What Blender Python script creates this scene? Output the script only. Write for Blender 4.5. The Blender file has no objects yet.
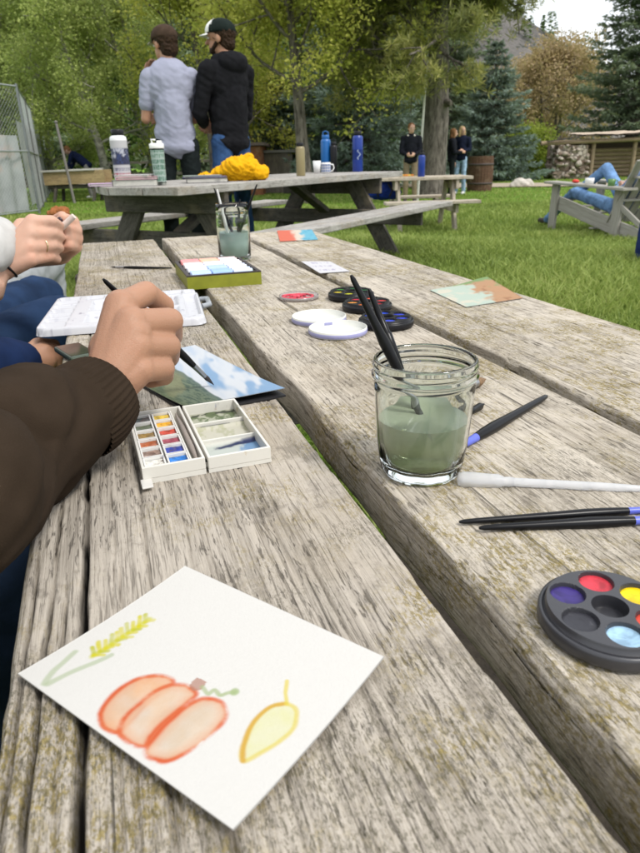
import bpy, bmesh, math, random
import numpy as np
from mathutils import Vector, Matrix, Euler
R = math.radians
random.seed(7)
SC = bpy.context.scene
COL = SC.collection

# ------------------------------------------------------------------ camera
CAM_H = .95
PITCH, ROLL = R(22.67), R(-1.5)
cam_d = bpy.data.cameras.new('camera')
cam = bpy.data.objects.new('camera', cam_d)
COL.objects.link(cam)
SC.camera = cam
cam.location = (0, 0, CAM_H)
CM = Matrix.Rotation(math.pi / 2 - PITCH, 3, 'X') @ Matrix.Rotation(ROLL, 3, 'Z')
cam.rotation_euler = CM.to_euler()
cam_d.sensor_fit = 'HORIZONTAL'
cam_d.sensor_width = 36
cam_d.lens = 36
cam_d.clip_start = .02
cam_d.clip_end = 1500
cam_d.dof.use_dof = True
cam_d.dof.focus_distance = .50
cam_d.dof.aperture_fstop = 28

# ------------------------------------------------------------------ world: bright overcast
w = bpy.data.worlds.new('World')
SC.world = w
w.use_nodes = True
nt = w.node_tree
nt.nodes.clear()
out = nt.nodes.new('ShaderNodeOutputWorld')
bg = nt.nodes.new('ShaderNodeBackground')
sky = nt.nodes.new('ShaderNodeTexSky')
sky.sky_type = 'NISHITA'
sky.sun_disc = False
sky.sun_elevation = R(54)
sky.sun_rotation = R(128)
bg.inputs['Strength'].default_value = .12
tc = nt.nodes.new('ShaderNodeTexCoord')
ns = nt.nodes.new('ShaderNodeTexNoise')
ns.inputs['Scale'].default_value = 2.2
ns.inputs['Detail'].default_value = 5
cr = nt.nodes.new('ShaderNodeValToRGB')
cr.color_ramp.elements[0].position = .3
cr.color_ramp.elements[0].color = (6.6, 7.0, 7.6, 1)
cr.color_ramp.elements[1].position = .7
cr.color_ramp.elements[1].color = (9.6, 9.7, 9.8, 1)
mx = nt.nodes.new('ShaderNodeMix')
mx.data_type = 'RGBA'
mx.inputs[0].default_value = .86
nt.links.new(tc.outputs['Generated'], ns.inputs['Vector'])
nt.links.new(ns.outputs['Fac'], cr.inputs[0])
nt.links.new(sky.outputs[0], mx.inputs[6])
nt.links.new(cr.outputs[0], mx.inputs[7])
nt.links.new(mx.outputs[2], bg.inputs[0])
nt.links.new(bg.outputs[0], out.inputs[0])

sun_d = bpy.data.lights.new('sun', 'SUN')
sun_d.energy = 1.9
sun_d.angle = R(14)
sun_d.color = (1, .96, .9)
sun = bpy.data.objects.new('sun', sun_d)
COL.objects.link(sun)
# sun stands high to the right and a little behind the camera, behind thin cloud
_sd = Vector((math.sin(R(128)) * math.cos(R(54)), math.cos(R(128)) * math.cos(R(54)), math.sin(R(54))))
sun.rotation_euler = _sd.to_track_quat('Z', 'Y').to_euler()

SC.view_settings.view_transform = 'Standard'
SC.view_settings.look = 'None'
SC.view_settings.gamma = 1
SC.view_settings.exposure = 0.5
SC.view_settings.use_curve_mapping = False
SC.cycles.use_denoising = True
SC.cycles.max_bounces = 10
SC.cycles.transparent_max_bounces = 12
SC.cycles.caustics_refractive = True
SC.cycles.caustics_reflective = False

# ------------------------------------------------------------------ measuring helpers (photo pixel of a 640x853 picture -> point)
def ray(x, y):
    return CM @ Vector((x - 320, 426.5 - y, -640))

def P(x, y, z=.75):
    v = ray(x, y)
    k = (z - CAM_H) / v.z
    return Vector((v.x * k, v.y * k, z))

def D(x, y, F):
    v = ray(x, y)
    k = F / v.y
    return Vector((v.x * k, F, CAM_H + v.z * k))

YAW = R(-17.38)
TD = Vector((math.sin(YAW), math.cos(YAW), 0))
TN = Vector((TD.y, -TD.x, 0))
TROT = math.atan2(TD.y, TD.x)
TZ = .75

def TF(u, v, z=TZ):
    p = TD * u + TN * v
    return Vector((p.x, p.y, z))

# ------------------------------------------------------------------ noise (numpy)
_rng = np.random.default_rng(3)
_TAB = _rng.random(65536)

def vnoise(x, y, seed=0):
    x = np.asarray(x, float); y = np.asarray(y, float)
    xi = np.floor(x).astype(np.int64); yi = np.floor(y).astype(np.int64)
    fx = x - xi; fy = y - yi
    fx = fx * fx * (3 - 2 * fx); fy = fy * fy * (3 - 2 * fy)
    def h(a, b):
        return _TAB[(a * 7919 + b * 104729 + seed * 15731 + (a * b) % 977) & 65535]
    return (h(xi, yi) * (1 - fx) + h(xi + 1, yi) * fx) * (1 - fy) + (h(xi, yi + 1) * (1 - fx) + h(xi + 1, yi + 1) * fx) * fy

def fbm(x, y, seed=0, o=4):
    s = 0; a = .5; t = 0
    for i in range(o):
        s = s + a * vnoise(x * 2 ** i, y * 2 ** i, seed + i * 13); t += a; a *= .55
    return s / t

def sstep(a, b, x):
    t = np.clip((x - a) / (b - a), 0, 1)
    return t * t * (3 - 2 * t)

# ------------------------------------------------------------------ objects
def tag(o, label=None, cat=None, group=None, kind=None):
    if label: o['label'] = label
    if cat: o['category'] = cat
    if group: o['group'] = group
    if kind: o['kind'] = kind
    return o

def thing(name, label, cat, loc=(0, 0, 0), rotz=0, group=None):
    o = bpy.data.objects.new(name, None)
    COL.objects.link(o)
    o.location = loc
    o.rotation_euler = (0, 0, rotz)
    o.empty_display_size = .05
    return tag(o, label, cat, group)

def link(name, me, mat=None, parent=None, mats=None):
    o = bpy.data.objects.new(name, me)
    COL.objects.link(o)
    if mats:
        for m in mats: me.materials.append(m)
    elif mat: me.materials.append(mat)
    if parent is not None: o.parent = parent
    return o

def copy_tree(o, parent=None):
    c = o.copy(); COL.objects.link(c); c.parent = parent
    for ch in list(o.children): copy_tree(ch, c)
    return c

class MB:
    def __init__(s): s.v = []; s.f = []; s.m = []; s.sm = []
    def add(s, vs, fs, mi=0, smooth=False, M=None):
        k = len(s.v)
        s.v += [tuple(M @ Vector(v)) if M is not None else tuple(v) for v in vs]
        for f in fs:
            s.f.append(tuple(i + k for i in f)); s.m.append(mi); s.sm.append(smooth)
        return s
    def box(s, c, d, M=None, mi=0, bev=0):
        x, y, z = d[0] / 2, d[1] / 2, d[2] / 2
        cx, cy, cz = c
        if bev <= 0:
            vs = [(cx + a * x, cy + b * y, cz + e * z) for e in (-1, 1) for a, b in ((-1, -1), (1, -1), (1, 1), (-1, 1))]
            fs = [(3, 2, 1, 0), (4, 5, 6, 7), (0, 1, 5, 4), (1, 2, 6, 5), (2, 3, 7, 6), (3, 0, 4, 7)]
            return s.add(vs, fs, mi, False, M)
        bm = bmesh.new()
        bmesh.ops.create_cube(bm, size=1)
        for v in bm.verts: v.co = Vector((cx + v.co.x * d[0], cy + v.co.y * d[1], cz + v.co.z * d[2]))
        bmesh.ops.bevel(bm, geom=list(bm.edges), offset=bev, segments=2, profile=.5, affect='EDGES')
        bm.verts.index_update()
        vs = [v.co[:] for v in bm.verts]; fs = [[v.index for v in f.verts] for f in bm.faces]
        bm.free()
        return s.add(vs, fs, mi, False, M)
    def cone(s, p0, p1, r0, r1, n=12, mi=0, caps=True, smooth=True):
        p0 = Vector(p0); p1 = Vector(p1); a = (p1 - p0).normalized()
        u = a.orthogonal().normalized(); v = a.cross(u)
        vs = []
        for p, r in ((p0, r0), (p1, r1)):
            for i in range(n):
                t = 2 * math.pi * i / n
                vs.append(p + (u * math.cos(t) + v * math.sin(t)) * r)
        fs = [(i, (i + 1) % n, n + (i + 1) % n, n + i) for i in range(n)]
        s.add(vs, fs, mi, smooth)
        if caps: s.add(vs, [tuple(range(n))[::-1], tuple(range(n, 2 * n))], mi, False)
        return s
    def tube(s, pts, rad, n=8, mi=0, closed=False):
        pts = [Vector(p) for p in pts]; N = len(pts)
        if not hasattr(rad, '__len__'): rad = [rad] * N
        vs = []; u = None
        for i, p in enumerate(pts):
            a = (pts[(i + 1) % N] - pts[i - 1]) if closed else (pts[min(i + 1, N - 1)] - pts[max(i - 1, 0)])
            a.normalize()
            u = a.orthogonal().normalized() if u is None else (u - a * u.dot(a)).normalized()
            v = a.cross(u)
            for j in range(n):
                t = 2 * math.pi * j / n
                vs.append(p + (u * math.cos(t) + v * math.sin(t)) * rad[i])
        fs = []
        for i in range(N if closed else N - 1):
            b = ((i + 1) % N) * n
            for j in range(n): fs.append((i * n + j, i * n + (j + 1) % n, b + (j + 1) % n, b + j))
        s.add(vs, fs, mi, True)
        if not closed: s.add(vs, [tuple(range(n))[::-1], tuple(range((N - 1) * n, N * n))], mi)
        return s
    def lathe(s, prof, n=32, mi=0, M=None, cap=True, sharp=False):
        vs = []; fs = []; K = len(prof)
        for r, z in prof:
            for i in range(n):
                t = 2 * math.pi * i / n
                vs.append((r * math.cos(t), r * math.sin(t), z))
        for k in range(K - 1):
            for i in range(n): fs.append((k * n + i, k * n + (i + 1) % n, (k + 1) * n + (i + 1) % n, (k + 1) * n + i))
        s.add(vs, fs, mi, not sharp, M)
        if cap: s.add(vs, [tuple(range(n))[::-1], tuple(range((K - 1) * n, K * n))], mi, False, M)
        return s
    def prism(s, poly, z0, z1, mi=0, M=None):
        n = len(poly)
        vs = [(x, y, z0) for x, y in poly] + [(x, y, z1) for x, y in poly]
        fs = [tuple(range(n))[::-1], tuple(range(n, 2 * n))] + [(i, (i + 1) % n, n + (i + 1) % n, n + i) for i in range(n)]
        return s.add(vs, fs, mi, False, M)
    def mesh(s, name='m'):
        me = bpy.data.meshes.new(name)
        me.from_pydata(s.v, [], s.f)
        me.polygons.foreach_set('material_index', s.m)
        me.polygons.foreach_set('use_smooth', s.sm)
        me.update()
        return me
    def build(s, name, mat=None, parent=None, mats=None):
        return link(name, s.mesh(name), mat, parent, mats)

def np_mesh(name, V, F, smooth=False):
    V = np.asarray(V, np.float32); F = np.asarray(F, np.int32)
    me = bpy.data.meshes.new(name)
    k = F.shape[1]
    me.vertices.add(len(V)); me.vertices.foreach_set('co', V.ravel())
    me.loops.add(F.size); me.loops.foreach_set('vertex_index', F.ravel())
    me.polygons.add(len(F)); me.polygons.foreach_set('loop_start', np.arange(0, F.size, k, dtype=np.int32))
    if smooth: me.polygons.foreach_set('use_smooth', np.ones(len(F), bool))
    me.update(calc_edges=True)
    return me

def grid_faces(nu, nv, closed=False):
    i = np.arange(nu - 1)[:, None]; j = np.arange(nv if closed else nv - 1)[None, :]
    a = i * nv + j; b = i * nv + (j + 1) % nv
    return np.stack([a, b, b + nv, a + nv], -1).reshape(-1, 4)

def beam(name, parent, p0, p1, wd, th, mat, up=(0, 0, 1), bev=.006, label=None):
    """a board from p0 to p1; wd across, th along up; its own local X runs along the grain"""
    p0 = Vector(p0); p1 = Vector(p1); x = (p1 - p0); L = x.length; x.normalize()
    z = Vector(up); z = (z - x * z.dot(x)).normalized(); y = z.cross(x)
    mb = MB().box((0, 0, 0), (L, wd, th), bev=bev)
    o = mb.build(name, mat, parent)
    M = Matrix((x, y, z)).transposed().to_4x4(); M.translation = (p0 + p1) / 2
    o.matrix_local = M
    if label: o['label'] = label
    return o

# ------------------------------------------------------------------ materials
def srgb(r, g, b):
    f = lambda c: (c / 255 / 12.92) if c <= 10 else ((c / 255 + .055) / 1.055) ** 2.4
    return (f(r), f(g), f(b))

def c4(c): return (c[0], c[1], c[2], 1)

class NT:
    def __init__(s, name):
        s.mat = bpy.data.materials.new(name); s.mat.use_nodes = True
        s.t = s.mat.node_tree; s.b = s.t.nodes['Principled BSDF']; s.out = s.t.nodes['Material Output']
    def n(s, ty, **kw):
        nd = s.t.nodes.new(ty)
        for k, v in kw.items(): setattr(nd, k, v)
        return nd
    def l(s, a, b): s.t.links.new(a, b)
    def coord(s, which='Object', scale=(1, 1, 1), rand=True):
        tc = s.n('ShaderNodeTexCoord'); mp = s.n('ShaderNodeMapping')
        mp.inputs['Scale'].default_value = scale
        if rand:
            oi = s.n('ShaderNodeObjectInfo'); ml = s.n('ShaderNodeMath', operation='MULTIPLY'); ml.inputs[1].default_value = 37
            s.l(oi.outputs['Random'], ml.inputs[0]); s.l(ml.outputs[0], mp.inputs['Location'])
        s.l(tc.outputs[which], mp.inputs[0])
        return mp.outputs[0]
    def noise(s, vec, scale, detail=4, rough=.55, dist=0):
        nd = s.n('ShaderNodeTexNoise')
        nd.inputs['Scale'].default_value = scale; nd.inputs['Detail'].default_value = detail
        nd.inputs['Roughness'].default_value = rough; nd.inputs['Distortion'].default_value = dist
        s.l(vec, nd.inputs['Vector'])
        return nd.outputs['Fac']
    def ramp(s, fac, stops):
        nd = s.n('ShaderNodeValToRGB'); e = nd.color_ramp.elements
        e[0].position, e[0].color = stops[0][0], c4(stops[0][1]); e[1].position, e[1].color = stops[-1][0], c4(stops[-1][1])
        for p, c in stops[1:-1]:
            x = e.new(p); x.color = c4(c)
        s.l(fac, nd.inputs[0])
        return nd.outputs[0]
    def step(s, fac, a, b):
        nd = s.n('ShaderNodeMapRange'); nd.inputs[1].default_value = a; nd.inputs[2].default_value = b
        nd.interpolation_type = 'SMOOTHSTEP'
        s.l(fac, nd.inputs[0]); return nd.outputs[0]
    def mix(s, fac, a, b, mode='MIX'):
        nd = s.n('ShaderNodeMix', data_type='RGBA', blend_type=mode)
        for i, v in ((0, fac), (6, a), (7, b)):
            if isinstance(v, bpy.types.NodeSocket): s.l(v, nd.inputs[i])
            elif i == 0: nd.inputs[0].default_value = v
            else: nd.inputs[i].default_value = c4(v)
        return nd.outputs[2]
    def math(s, op, a, b=None):
        nd = s.n('ShaderNodeMath', operation=op)
        for i, v in ((0, a), (1, b)):
            if v is None: continue
            if isinstance(v, bpy.types.NodeSocket): s.l(v, nd.inputs[i])
            else: nd.inputs[i].default_value = v
        return nd.outputs[0]
    def bump(s, h, strength=.3, dist=.01):
        nd = s.n('ShaderNodeBump'); nd.inputs['Strength'].default_value = strength; nd.inputs['Distance'].default_value = dist
        s.l(h, nd.inputs['Height'])
        s.l(nd.outputs[0], s.b.inputs['Normal'])
        return nd
    def set(s, **kw):
        for k, v in kw.items():
            k = {'col': 'Base Color', 'rough': 'Roughness', 'metal': 'Metallic', 'trans': 'Transmission Weight', 'ior': 'IOR',
                 'sss': 'Subsurface Weight', 'spec': 'Specular IOR Level', 'sheen': 'Sheen Weight', 'coat': 'Coat Weight', 'alpha': 'Alpha'}[k]
            if isinstance(v, bpy.types.NodeSocket): s.l(v, s.b.inputs[k])
            elif isinstance(v, tuple): s.b.inputs[k].default_value = c4(v)
            else: s.b.inputs[k].default_value = v
        return s

_MC = {}
def flat(name, c, rough=.5, var=.12, scale=30, bump=.1, metal=0, **kw):
    """a plain coloured material with slight mottling and micro relief"""
    if name in _MC: return _MC[name]
    m = NT(name); v = m.coord(); n = m.noise(v, scale, 5)
    a = tuple(x * (1 - var) for x in c); b = tuple(min(1, x * (1 + var)) for x in c)
    m.set(col=m.ramp(n, [(.3, a), (.7, b)]), rough=rough, metal=metal, **kw)
    if bump: m.bump(m.noise(v, scale * 6, 3), bump, .002)
    _MC[name] = m.mat
    return m.mat

def wood(name, light, dark, lichen=0, fine=1.0, near=False, warm=(.30, .24, .16)):
    m = NT(name)
    v1 = m.coord(scale=(5, 190, 190) if near else (3.2, 90, 90)); v2 = m.coord(scale=(20, 640, 640)); v3 = m.coord(scale=(1, 1, 1)); v4 = m.coord(scale=(4, 190, 190))
    v6 = m.coord(scale=(.45, 1, 1)); v7 = m.coord(scale=(60, 420, 420) if near else (40, 260, 260)); v8 = m.coord(scale=(1.6, 34, 34))
    n1 = m.noise(v1, fine, 7, .7, .6); n2 = m.noise(v2, fine, 4, .7, .3); n3 = m.noise(v3, 7, 4); n4 = m.noise(v4, fine, 3, .5, .25); n7 = m.noise(v7, 1, 5, .65, .3); n8 = m.noise(v8, 1, 4, .6, .8)
    mid = tuple(.45 * a + .55 * b for a, b in zip(dark, light))
    c = m.ramp(n1, [(.30, dark), (.42, mid), (.57, light), (.74, tuple(min(1, x * 1.12) for x in light))])
    c = m.mix(m.math('MULTIPLY', m.step(n8, .52, .38), .45), c, mid)
    big = m.noise(v6, 8, 4, .55, .6)
    bl = m.step(big, .50, .60)                                  # bleached, rubbed areas with faint outlines
    c = m.mix(m.math('MULTIPLY', bl, .55), c, tuple(min(1, x * 1.10) for x in light))
    c = m.mix(m.math('MULTIPLY', m.step(n2, .48, .35), .7), c, tuple(x * .5 for x in dark))
    pit = m.math('MULTIPLY', m.step(n7, .56, .66), m.math('SUBTRACT', 1.0, m.math('MULTIPLY', bl, .6)))
    c = m.mix(m.math('MULTIPLY', pit, .68), c, tuple(x * .42 for x in dark))
    c = m.mix(m.math('MULTIPLY', m.step(n3, .5, .72), .4), c, warm)
    n5 = m.noise(v3, 26, 6, .75)
    c = m.mix(m.math('MULTIPLY', m.step(n5, .52, .66), .5), c, tuple(x * .7 for x in dark))
    crk = m.step(n4, .315, .285)
    c = m.mix(m.math('MULTIPLY', crk, .65), c, (.022, .018, .014))
    if lichen:
        vL = m.coord(scale=(1, 2.0, 2.0))
        big = m.noise(v3, 9, 4, .6); sm = m.noise(vL, 210, 8, .8); sm2 = m.noise(v3, 420, 4); md = m.noise(v3, 40, 4, .6)
        L = m.math('MULTIPLY', m.math('MULTIPLY', m.step(big, .45 - .03 * lichen, .60), m.step(md, .36, .54)), m.step(sm, .49 - .015 * lichen, .535))
        cl = m.ramp(sm2, [(.35, (.12, .095, .03)), (.65, (.31, .235, .055))])
        c = m.mix(m.math('MULTIPLY', L, .8), c, cl)
        sp = m.noise(m.coord(scale=(1, 2.6, 2.6)), 300, 7, .85); big2 = m.noise(v3, 6.3, 4, .6)
        L2 = m.math('MULTIPLY', m.step(big2, .44, .58), m.step(sp, .50, .56))
        c = m.mix(m.math('MULTIPLY', L2, .72 * lichen), c, (.075, .068, .038))
        at = m.n('ShaderNodeAttribute'); at.attribute_name = 'crk'
        c = m.mix(at.outputs['Fac'], c, (.012, .010, .008))
    m.set(col=c, rough=.92, spec=.15)
    h = m.math('ADD', m.math('MULTIPLY', n2, .6), m.math('ADD', m.math('MULTIPLY', n1, .7), m.math('ADD', m.math('MULTIPLY', crk, -1.0), m.math('MULTIPLY', pit, -.45))))
    m.bump(h, .9, .0016 if near else .0022)
    return m.mat

def vcol_mat(name, rough=.7, paper=True, **kw):
    m = NT(name); a = m.n('ShaderNodeAttribute'); a.attribute_name = 'Col'
    m.set(col=a.outputs['Color'], rough=rough, spec=.3, **kw)
    if paper: m.bump(m.noise(m.coord(), 900, 3), .25, .0006)
    return m.mat

MAT_PAPER = vcol_mat('painted_paper')
MAT_PRINT = vcol_mat('printed_surface', .35, False)

def color_grid(V, F, C, name, mat, parent, smooth=False):
    me = np_mesh(name, V, F, smooth)
    at = me.attributes.new('Col', 'FLOAT_COLOR', 'POINT')
    at.data.foreach_set('color', np.concatenate([C * .60, np.ones((len(C), 1))], 1).astype(np.float32).ravel())
    return link(name, me, mat, parent)

def sheet_mesh(name, quad, fn, parent, nu=60, nv=60, th=.0005, bend=None, mat=None):
    """sheet of paper over a quad (4 local xyz corners); fn(s,t)->rgb gives the artwork in sheet coordinates"""
    q = [np.array(c, float) for c in quad]
    s, t = np.meshgrid(np.linspace(0, 1, nu), np.linspace(0, 1, nv), indexing='ij')
    S = s.ravel()[:, None]; T = t.ravel()[:, None]
    V = q[0] * (1 - S) * (1 - T) + q[1] * S * (1 - T) + q[2] * S * T + q[3] * (1 - S) * T
    if bend is not None: V[:, 2] += bend(S[:, 0], T[:, 0])
    C = np.array(fn(s.ravel(), t.ravel()))
    top = V.copy(); top[:, 2] += th
    F = grid_faces(nu, nv)
    n = len(V)
    idx = np.arange(n).reshape(nu, nv)
    ring = np.concatenate([idx[:-1, 0], idx[-1, :-1], idx[:0:-1, -1], idx[0, :0:-1]])
    r2 = np.roll(ring, -1)
    sk = np.stack([ring, ring + n, r2 + n, r2], -1)
    VV = np.concatenate([top, V]); FF = np.concatenate([F[:, ::-1] if 0 else F, F[:, ::-1] + n, sk])
    edge = np.tile(np.array([[.55, .53, .5]]), (n, 1))
    return color_grid(VV, FF, np.concatenate([C, edge]), name, mat or MAT_PAPER, parent)

# ------------------------------------------------------------------ organic bodies: tapered limbs fused into one skin
def _capsule(p0, p1, r0, r1, n=14):
    p0 = Vector(p0); p1 = Vector(p1); a = p1 - p0; L = a.length
    a = a.normalized() if L > 1e-6 else Vector((0, 0, 1))
    u = a.orthogonal().normalized(); v = a.cross(u)
    prof = [(r0 * math.cos(t), -r0 * math.sin(t)) for t in np.linspace(math.pi / 2, 0, 5)] + [(r1 * math.cos(t), L + r1 * math.sin(t)) for t in np.linspace(0, math.pi / 2, 5)]
    vs = []
    for r, z in prof:
        r = max(r, 1e-5)
        for i in range(n):
            t = 2 * math.pi * i / n
            vs.append(p0 + a * z + (u * math.cos(t) + v * math.sin(t)) * r)
    K = len(prof)
    fs = [(k * n + i, k * n + (i + 1) % n, (k + 1) * n + (i + 1) % n, (k + 1) * n + i) for k in range(K - 1) for i in range(n)]
    fs += [tuple(range(n))[::-1], tuple(range((K - 1) * n, K * n))]
    return vs, fs

def _ellipsoid(c, r, rot=None, n=16, m=10):
    vs = []; fs = []
    for k in range(m + 1):
        ph = math.pi * k / m
        for i in range(n):
            t = 2 * math.pi * i / n
            p = Vector((r[0] * max(math.sin(ph), 1e-4) * math.cos(t), r[1] * max(math.sin(ph), 1e-4) * math.sin(t), -r[2] * math.cos(ph)))
            if rot is not None: p = rot @ p
            vs.append(p + Vector(c))
    fs = [(k * n + i, k * n + (i + 1) % n, (k + 1) * n + (i + 1) % n, (k + 1) * n + i) for k in range(m) for i in range(n)]
    fs += [tuple(range(n))[::-1], tuple(range(m * n, (m + 1) * n))]
    return vs, fs

def organic(name, prims, voxel, mat, parent=None, smooth=4, wr=0, wscale=20, seed=0, cut=None):
    """prims: ('c',p0,p1,r0,r1) limbs or ('e',centre,radii[,rot]) masses; fused into one surface"""
    mb = MB()
    for p in prims:
        vs, fs = _capsule(*p[1:]) if p[0] == 'c' else _ellipsoid(*p[1:])
        mb.add(vs, fs, 0, True)
    me = mb.mesh('tmp'); o = bpy.data.objects.new('tmp', me); COL.objects.link(o)
    r = o.modifiers.new('r', 'REMESH'); r.mode = 'VOXEL'; r.voxel_size = voxel; r.use_smooth_shade = True
    if smooth:
        q = o.modifiers.new('s', 'SMOOTH'); q.iterations = smooth; q.factor = .5
    dg = bpy.context.evaluated_depsgraph_get()
    m2 = bpy.data.meshes.new_from_object(o.evaluated_get(dg))
    bpy.data.objects.remove(o); bpy.data.meshes.remove(me)
    m2.materials.clear()
    n = len(m2.vertices)
    if (wr or cut) and n:
        co = np.empty(n * 3, np.float32); m2.vertices.foreach_get('co', co); co = co.reshape(-1, 3)
        if wr:
            no = np.empty(n * 3, np.float32); m2.vertices.foreach_get('normal', no); no = no.reshape(-1, 3)
            k = wscale
            a = fbm(co[:, 0] * k + co[:, 2] * k * .7 + 50, co[:, 2] * k * 1.1 - co[:, 1] * k * .8 + 50, seed, 3)
            b = fbm(co[:, 1] * k + 90 - co[:, 0] * k * .5, co[:, 2] * k * 1.4 + 30 + co[:, 0] * k * .6, seed + 5, 3)
            h = 1 - np.abs(2 * a - 1) * 2.2 + (b - .5) * 1.4
            co = co + no * (h * wr)[:, None].astype(np.float32)
            m2.vertices.foreach_set('co', co.ravel())
        m2.update()
    m2.name = name
    m2.polygons.foreach_set('use_smooth', np.ones(len(m2.polygons), bool))
    return link(name, m2, mat, parent)
# ================================================================== THE SETTING
def gz(x, y):
    d = ((np.asarray(x, float) + .2) / 3.6) ** 2 + ((np.asarray(y, float) - 5.0) / 2.5) ** 2
    return .17 * np.exp(-d ** 2) + .02 * (fbm(np.asarray(x) * .5 + 40, np.asarray(y) * .5 + 40, 2, 2) - .5)

def G(x, y): return float(gz(x, y))

def warp(a, b, n, k):
    t = np.linspace(-1, 1, n)
    return np.where(t < 0, -a * (-t) ** k, b * t ** k)

def ground_mesh():
    xs = warp(220, 220, 181, 3); ys = np.concatenate([-np.linspace(1, 0, 20)[:-1] ** 2 * 60, np.linspace(0, 1, 170) ** 3 * 330])
    X, Y = np.meshgrid(xs, ys, indexing='ij')
    V = np.stack([X.ravel(), Y.ravel(), gz(X, Y).ravel()], -1)
    return np_mesh('ground', V, grid_faces(len(xs), len(ys))[:, ::1], True)

m = NT('lawn'); v = m.coord(rand=False)
n1 = m.noise(v, .6, 5); n2 = m.noise(v, 9, 6, .7); n3 = m.noise(v, 60, 4, .7)
c = m.ramp(n1, [(.3, (0.120, 0.240, 0.029)), (.55, (0.176, 0.320, 0.035)), (.75, (0.256, 0.352, 0.064))])
c = m.mix(m.step(n2, .5, .72), c, (.19, .20, .06))
c = m.mix(m.math('MULTIPLY', m.step(n3, .55, .35), .7), c, (.04, .075, .012))
m.set(col=c, rough=.95, spec=.1); m.bump(n3, .9, .03)
LAWN = m.mat
o = link('ground', ground_mesh(), LAWN); tag(o, 'mown green lawn', kind='structure')

# gravel path
m = NT('path_dirt'); v = m.coord(rand=False)
m.set(col=m.ramp(m.noise(v, 6, 6, .7), [(.3, (.30, .24, .17)), (.7, (.46, .39, .30))]), rough=.95); m.bump(m.noise(v, 70, 3), .5, .01)
PATH = m.mat
def strip(name, pts, wd, mat, lift):
    pts = [Vector(p) for p in pts]; V = []
    fine = []
    for i in range(len(pts) - 1):
        for k in range(12): fine.append(pts[i].lerp(pts[i + 1], k / 12))
    for it in range(12): fine = [fine[0]] + [(fine[i - 1] + fine[i] * 2 + fine[i + 1]) / 4 for i in range(1, len(fine) - 1)] + [fine[-1]]
    for i, p in enumerate(fine):
        a = (fine[min(i + 1, len(fine) - 1)] - fine[max(i - 1, 0)]).normalized(); nn = Vector((-a.y, a.x))
        ww = wd * (.9 + .25 * float(vnoise(i * .35, 3.3, 4)))
        for k in range(5):
            q = p + nn * ww * (k / 4 - .5); V.append((q.x, q.y, G(q.x, q.y) + lift))
    return link(name, np_mesh(name, V, grid_faces(len(fine), 5)), mat)
tag(strip('path', [(-16, 40), (-9, 37), (-3, 33.5), (1, 28), (4, 23.5), (8, 21.6), (14, 20.8), (30, 20)], 3.0, PATH, .03), 'pale dirt path across the lawn', kind='structure')

# hill
m = NT('hill_rock'); v = m.coord(rand=False)
n = m.noise(v, .05, 8, .7); n2 = m.noise(v, .4, 6, .7)
c = m.ramp(n, [(.3, (.07, .065, .06)), (.5, (.16, .15, .14)), (.7, (.23, .21, .19))])
c = m.mix(m.step(n2, .54, .62), c, (.04, .05, .035))
m.set(col=c, rough=1, spec=.1); m.bump(n2, 1, 1.5)
HILL = m.mat
def hill():
    nx, ny = 150, 60
    X, T = np.meshgrid(np.linspace(-260, 330, nx), np.linspace(0, 1, ny), indexing='ij')
    Y = 150 + T * 160
    # crest falls away to the right of the gap in the trees
    crest = 46 + 30 * sstep(120, -60, X) - 26 * sstep(55, 120, X) + 5 * (fbm(X * .03 + 9, X * 0 + 2, 8) - .5)
    Z = crest * np.sin(np.clip(T * 1.25, 0, 1) * math.pi / 2) + 9 * (fbm(X * .04 + 20, Y * .05, 5, 5) - .5) * T ** .5 - .3
    return np_mesh('hill', np.stack([X.ravel(), Y.ravel(), Z.ravel()], -1), grid_faces(nx, ny), True), crest
hm, _ = hill()
tag(link('hill', hm, HILL), 'rocky grey hillside behind the trees', kind='structure')

# ------------------------------------------------------------------ leaf geometry
def leaf_quads(cen, size, rng, up=.3, asp=.6, dirs=None, curl=0):
    """one small folded leaf per centre; size (N,) length"""
    N = len(cen)
    if dirs is None:
        d = rng.normal(size=(N, 3)); d[:, 2] *= .7
    else: d = dirs + rng.normal(size=(N, 3)) * .25
    d /= np.linalg.norm(d, axis=1)[:, None] + 1e-9
    q = rng.normal(size=(N, 3)); q[:, 2] += up * 2
    s = np.cross(d, q); s /= np.linalg.norm(s, axis=1)[:, None] + 1e-9
    size = np.broadcast_to(size, (N,))[:, None]
    a = cen; b = cen + d * size * .5 + s * size * asp * .5; c = cen + d * size; e = cen + d * size * .5 - s * size * asp * .5
    V = np.stack([a, b, c, e], 1).reshape(-1, 3)
    F = np.arange(N * 4).reshape(-1, 4)
    return V, F

def leaf_object(name, V, F, rnd, mat, parent):
    me = np_mesh(name, V, F)
    at = me.attributes.new('rnd', 'FLOAT', 'FACE'); at.data.foreach_set('value', rnd.astype(np.float32))
    return link(name, me, mat, parent)

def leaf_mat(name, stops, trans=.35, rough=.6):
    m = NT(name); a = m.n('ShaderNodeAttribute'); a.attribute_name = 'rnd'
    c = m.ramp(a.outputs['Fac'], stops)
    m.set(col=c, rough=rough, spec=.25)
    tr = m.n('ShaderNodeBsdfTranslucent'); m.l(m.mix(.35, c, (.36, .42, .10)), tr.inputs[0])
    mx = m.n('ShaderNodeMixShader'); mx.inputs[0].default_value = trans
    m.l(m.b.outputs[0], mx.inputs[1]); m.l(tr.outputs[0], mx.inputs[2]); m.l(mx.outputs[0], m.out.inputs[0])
    return m.mat

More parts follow.
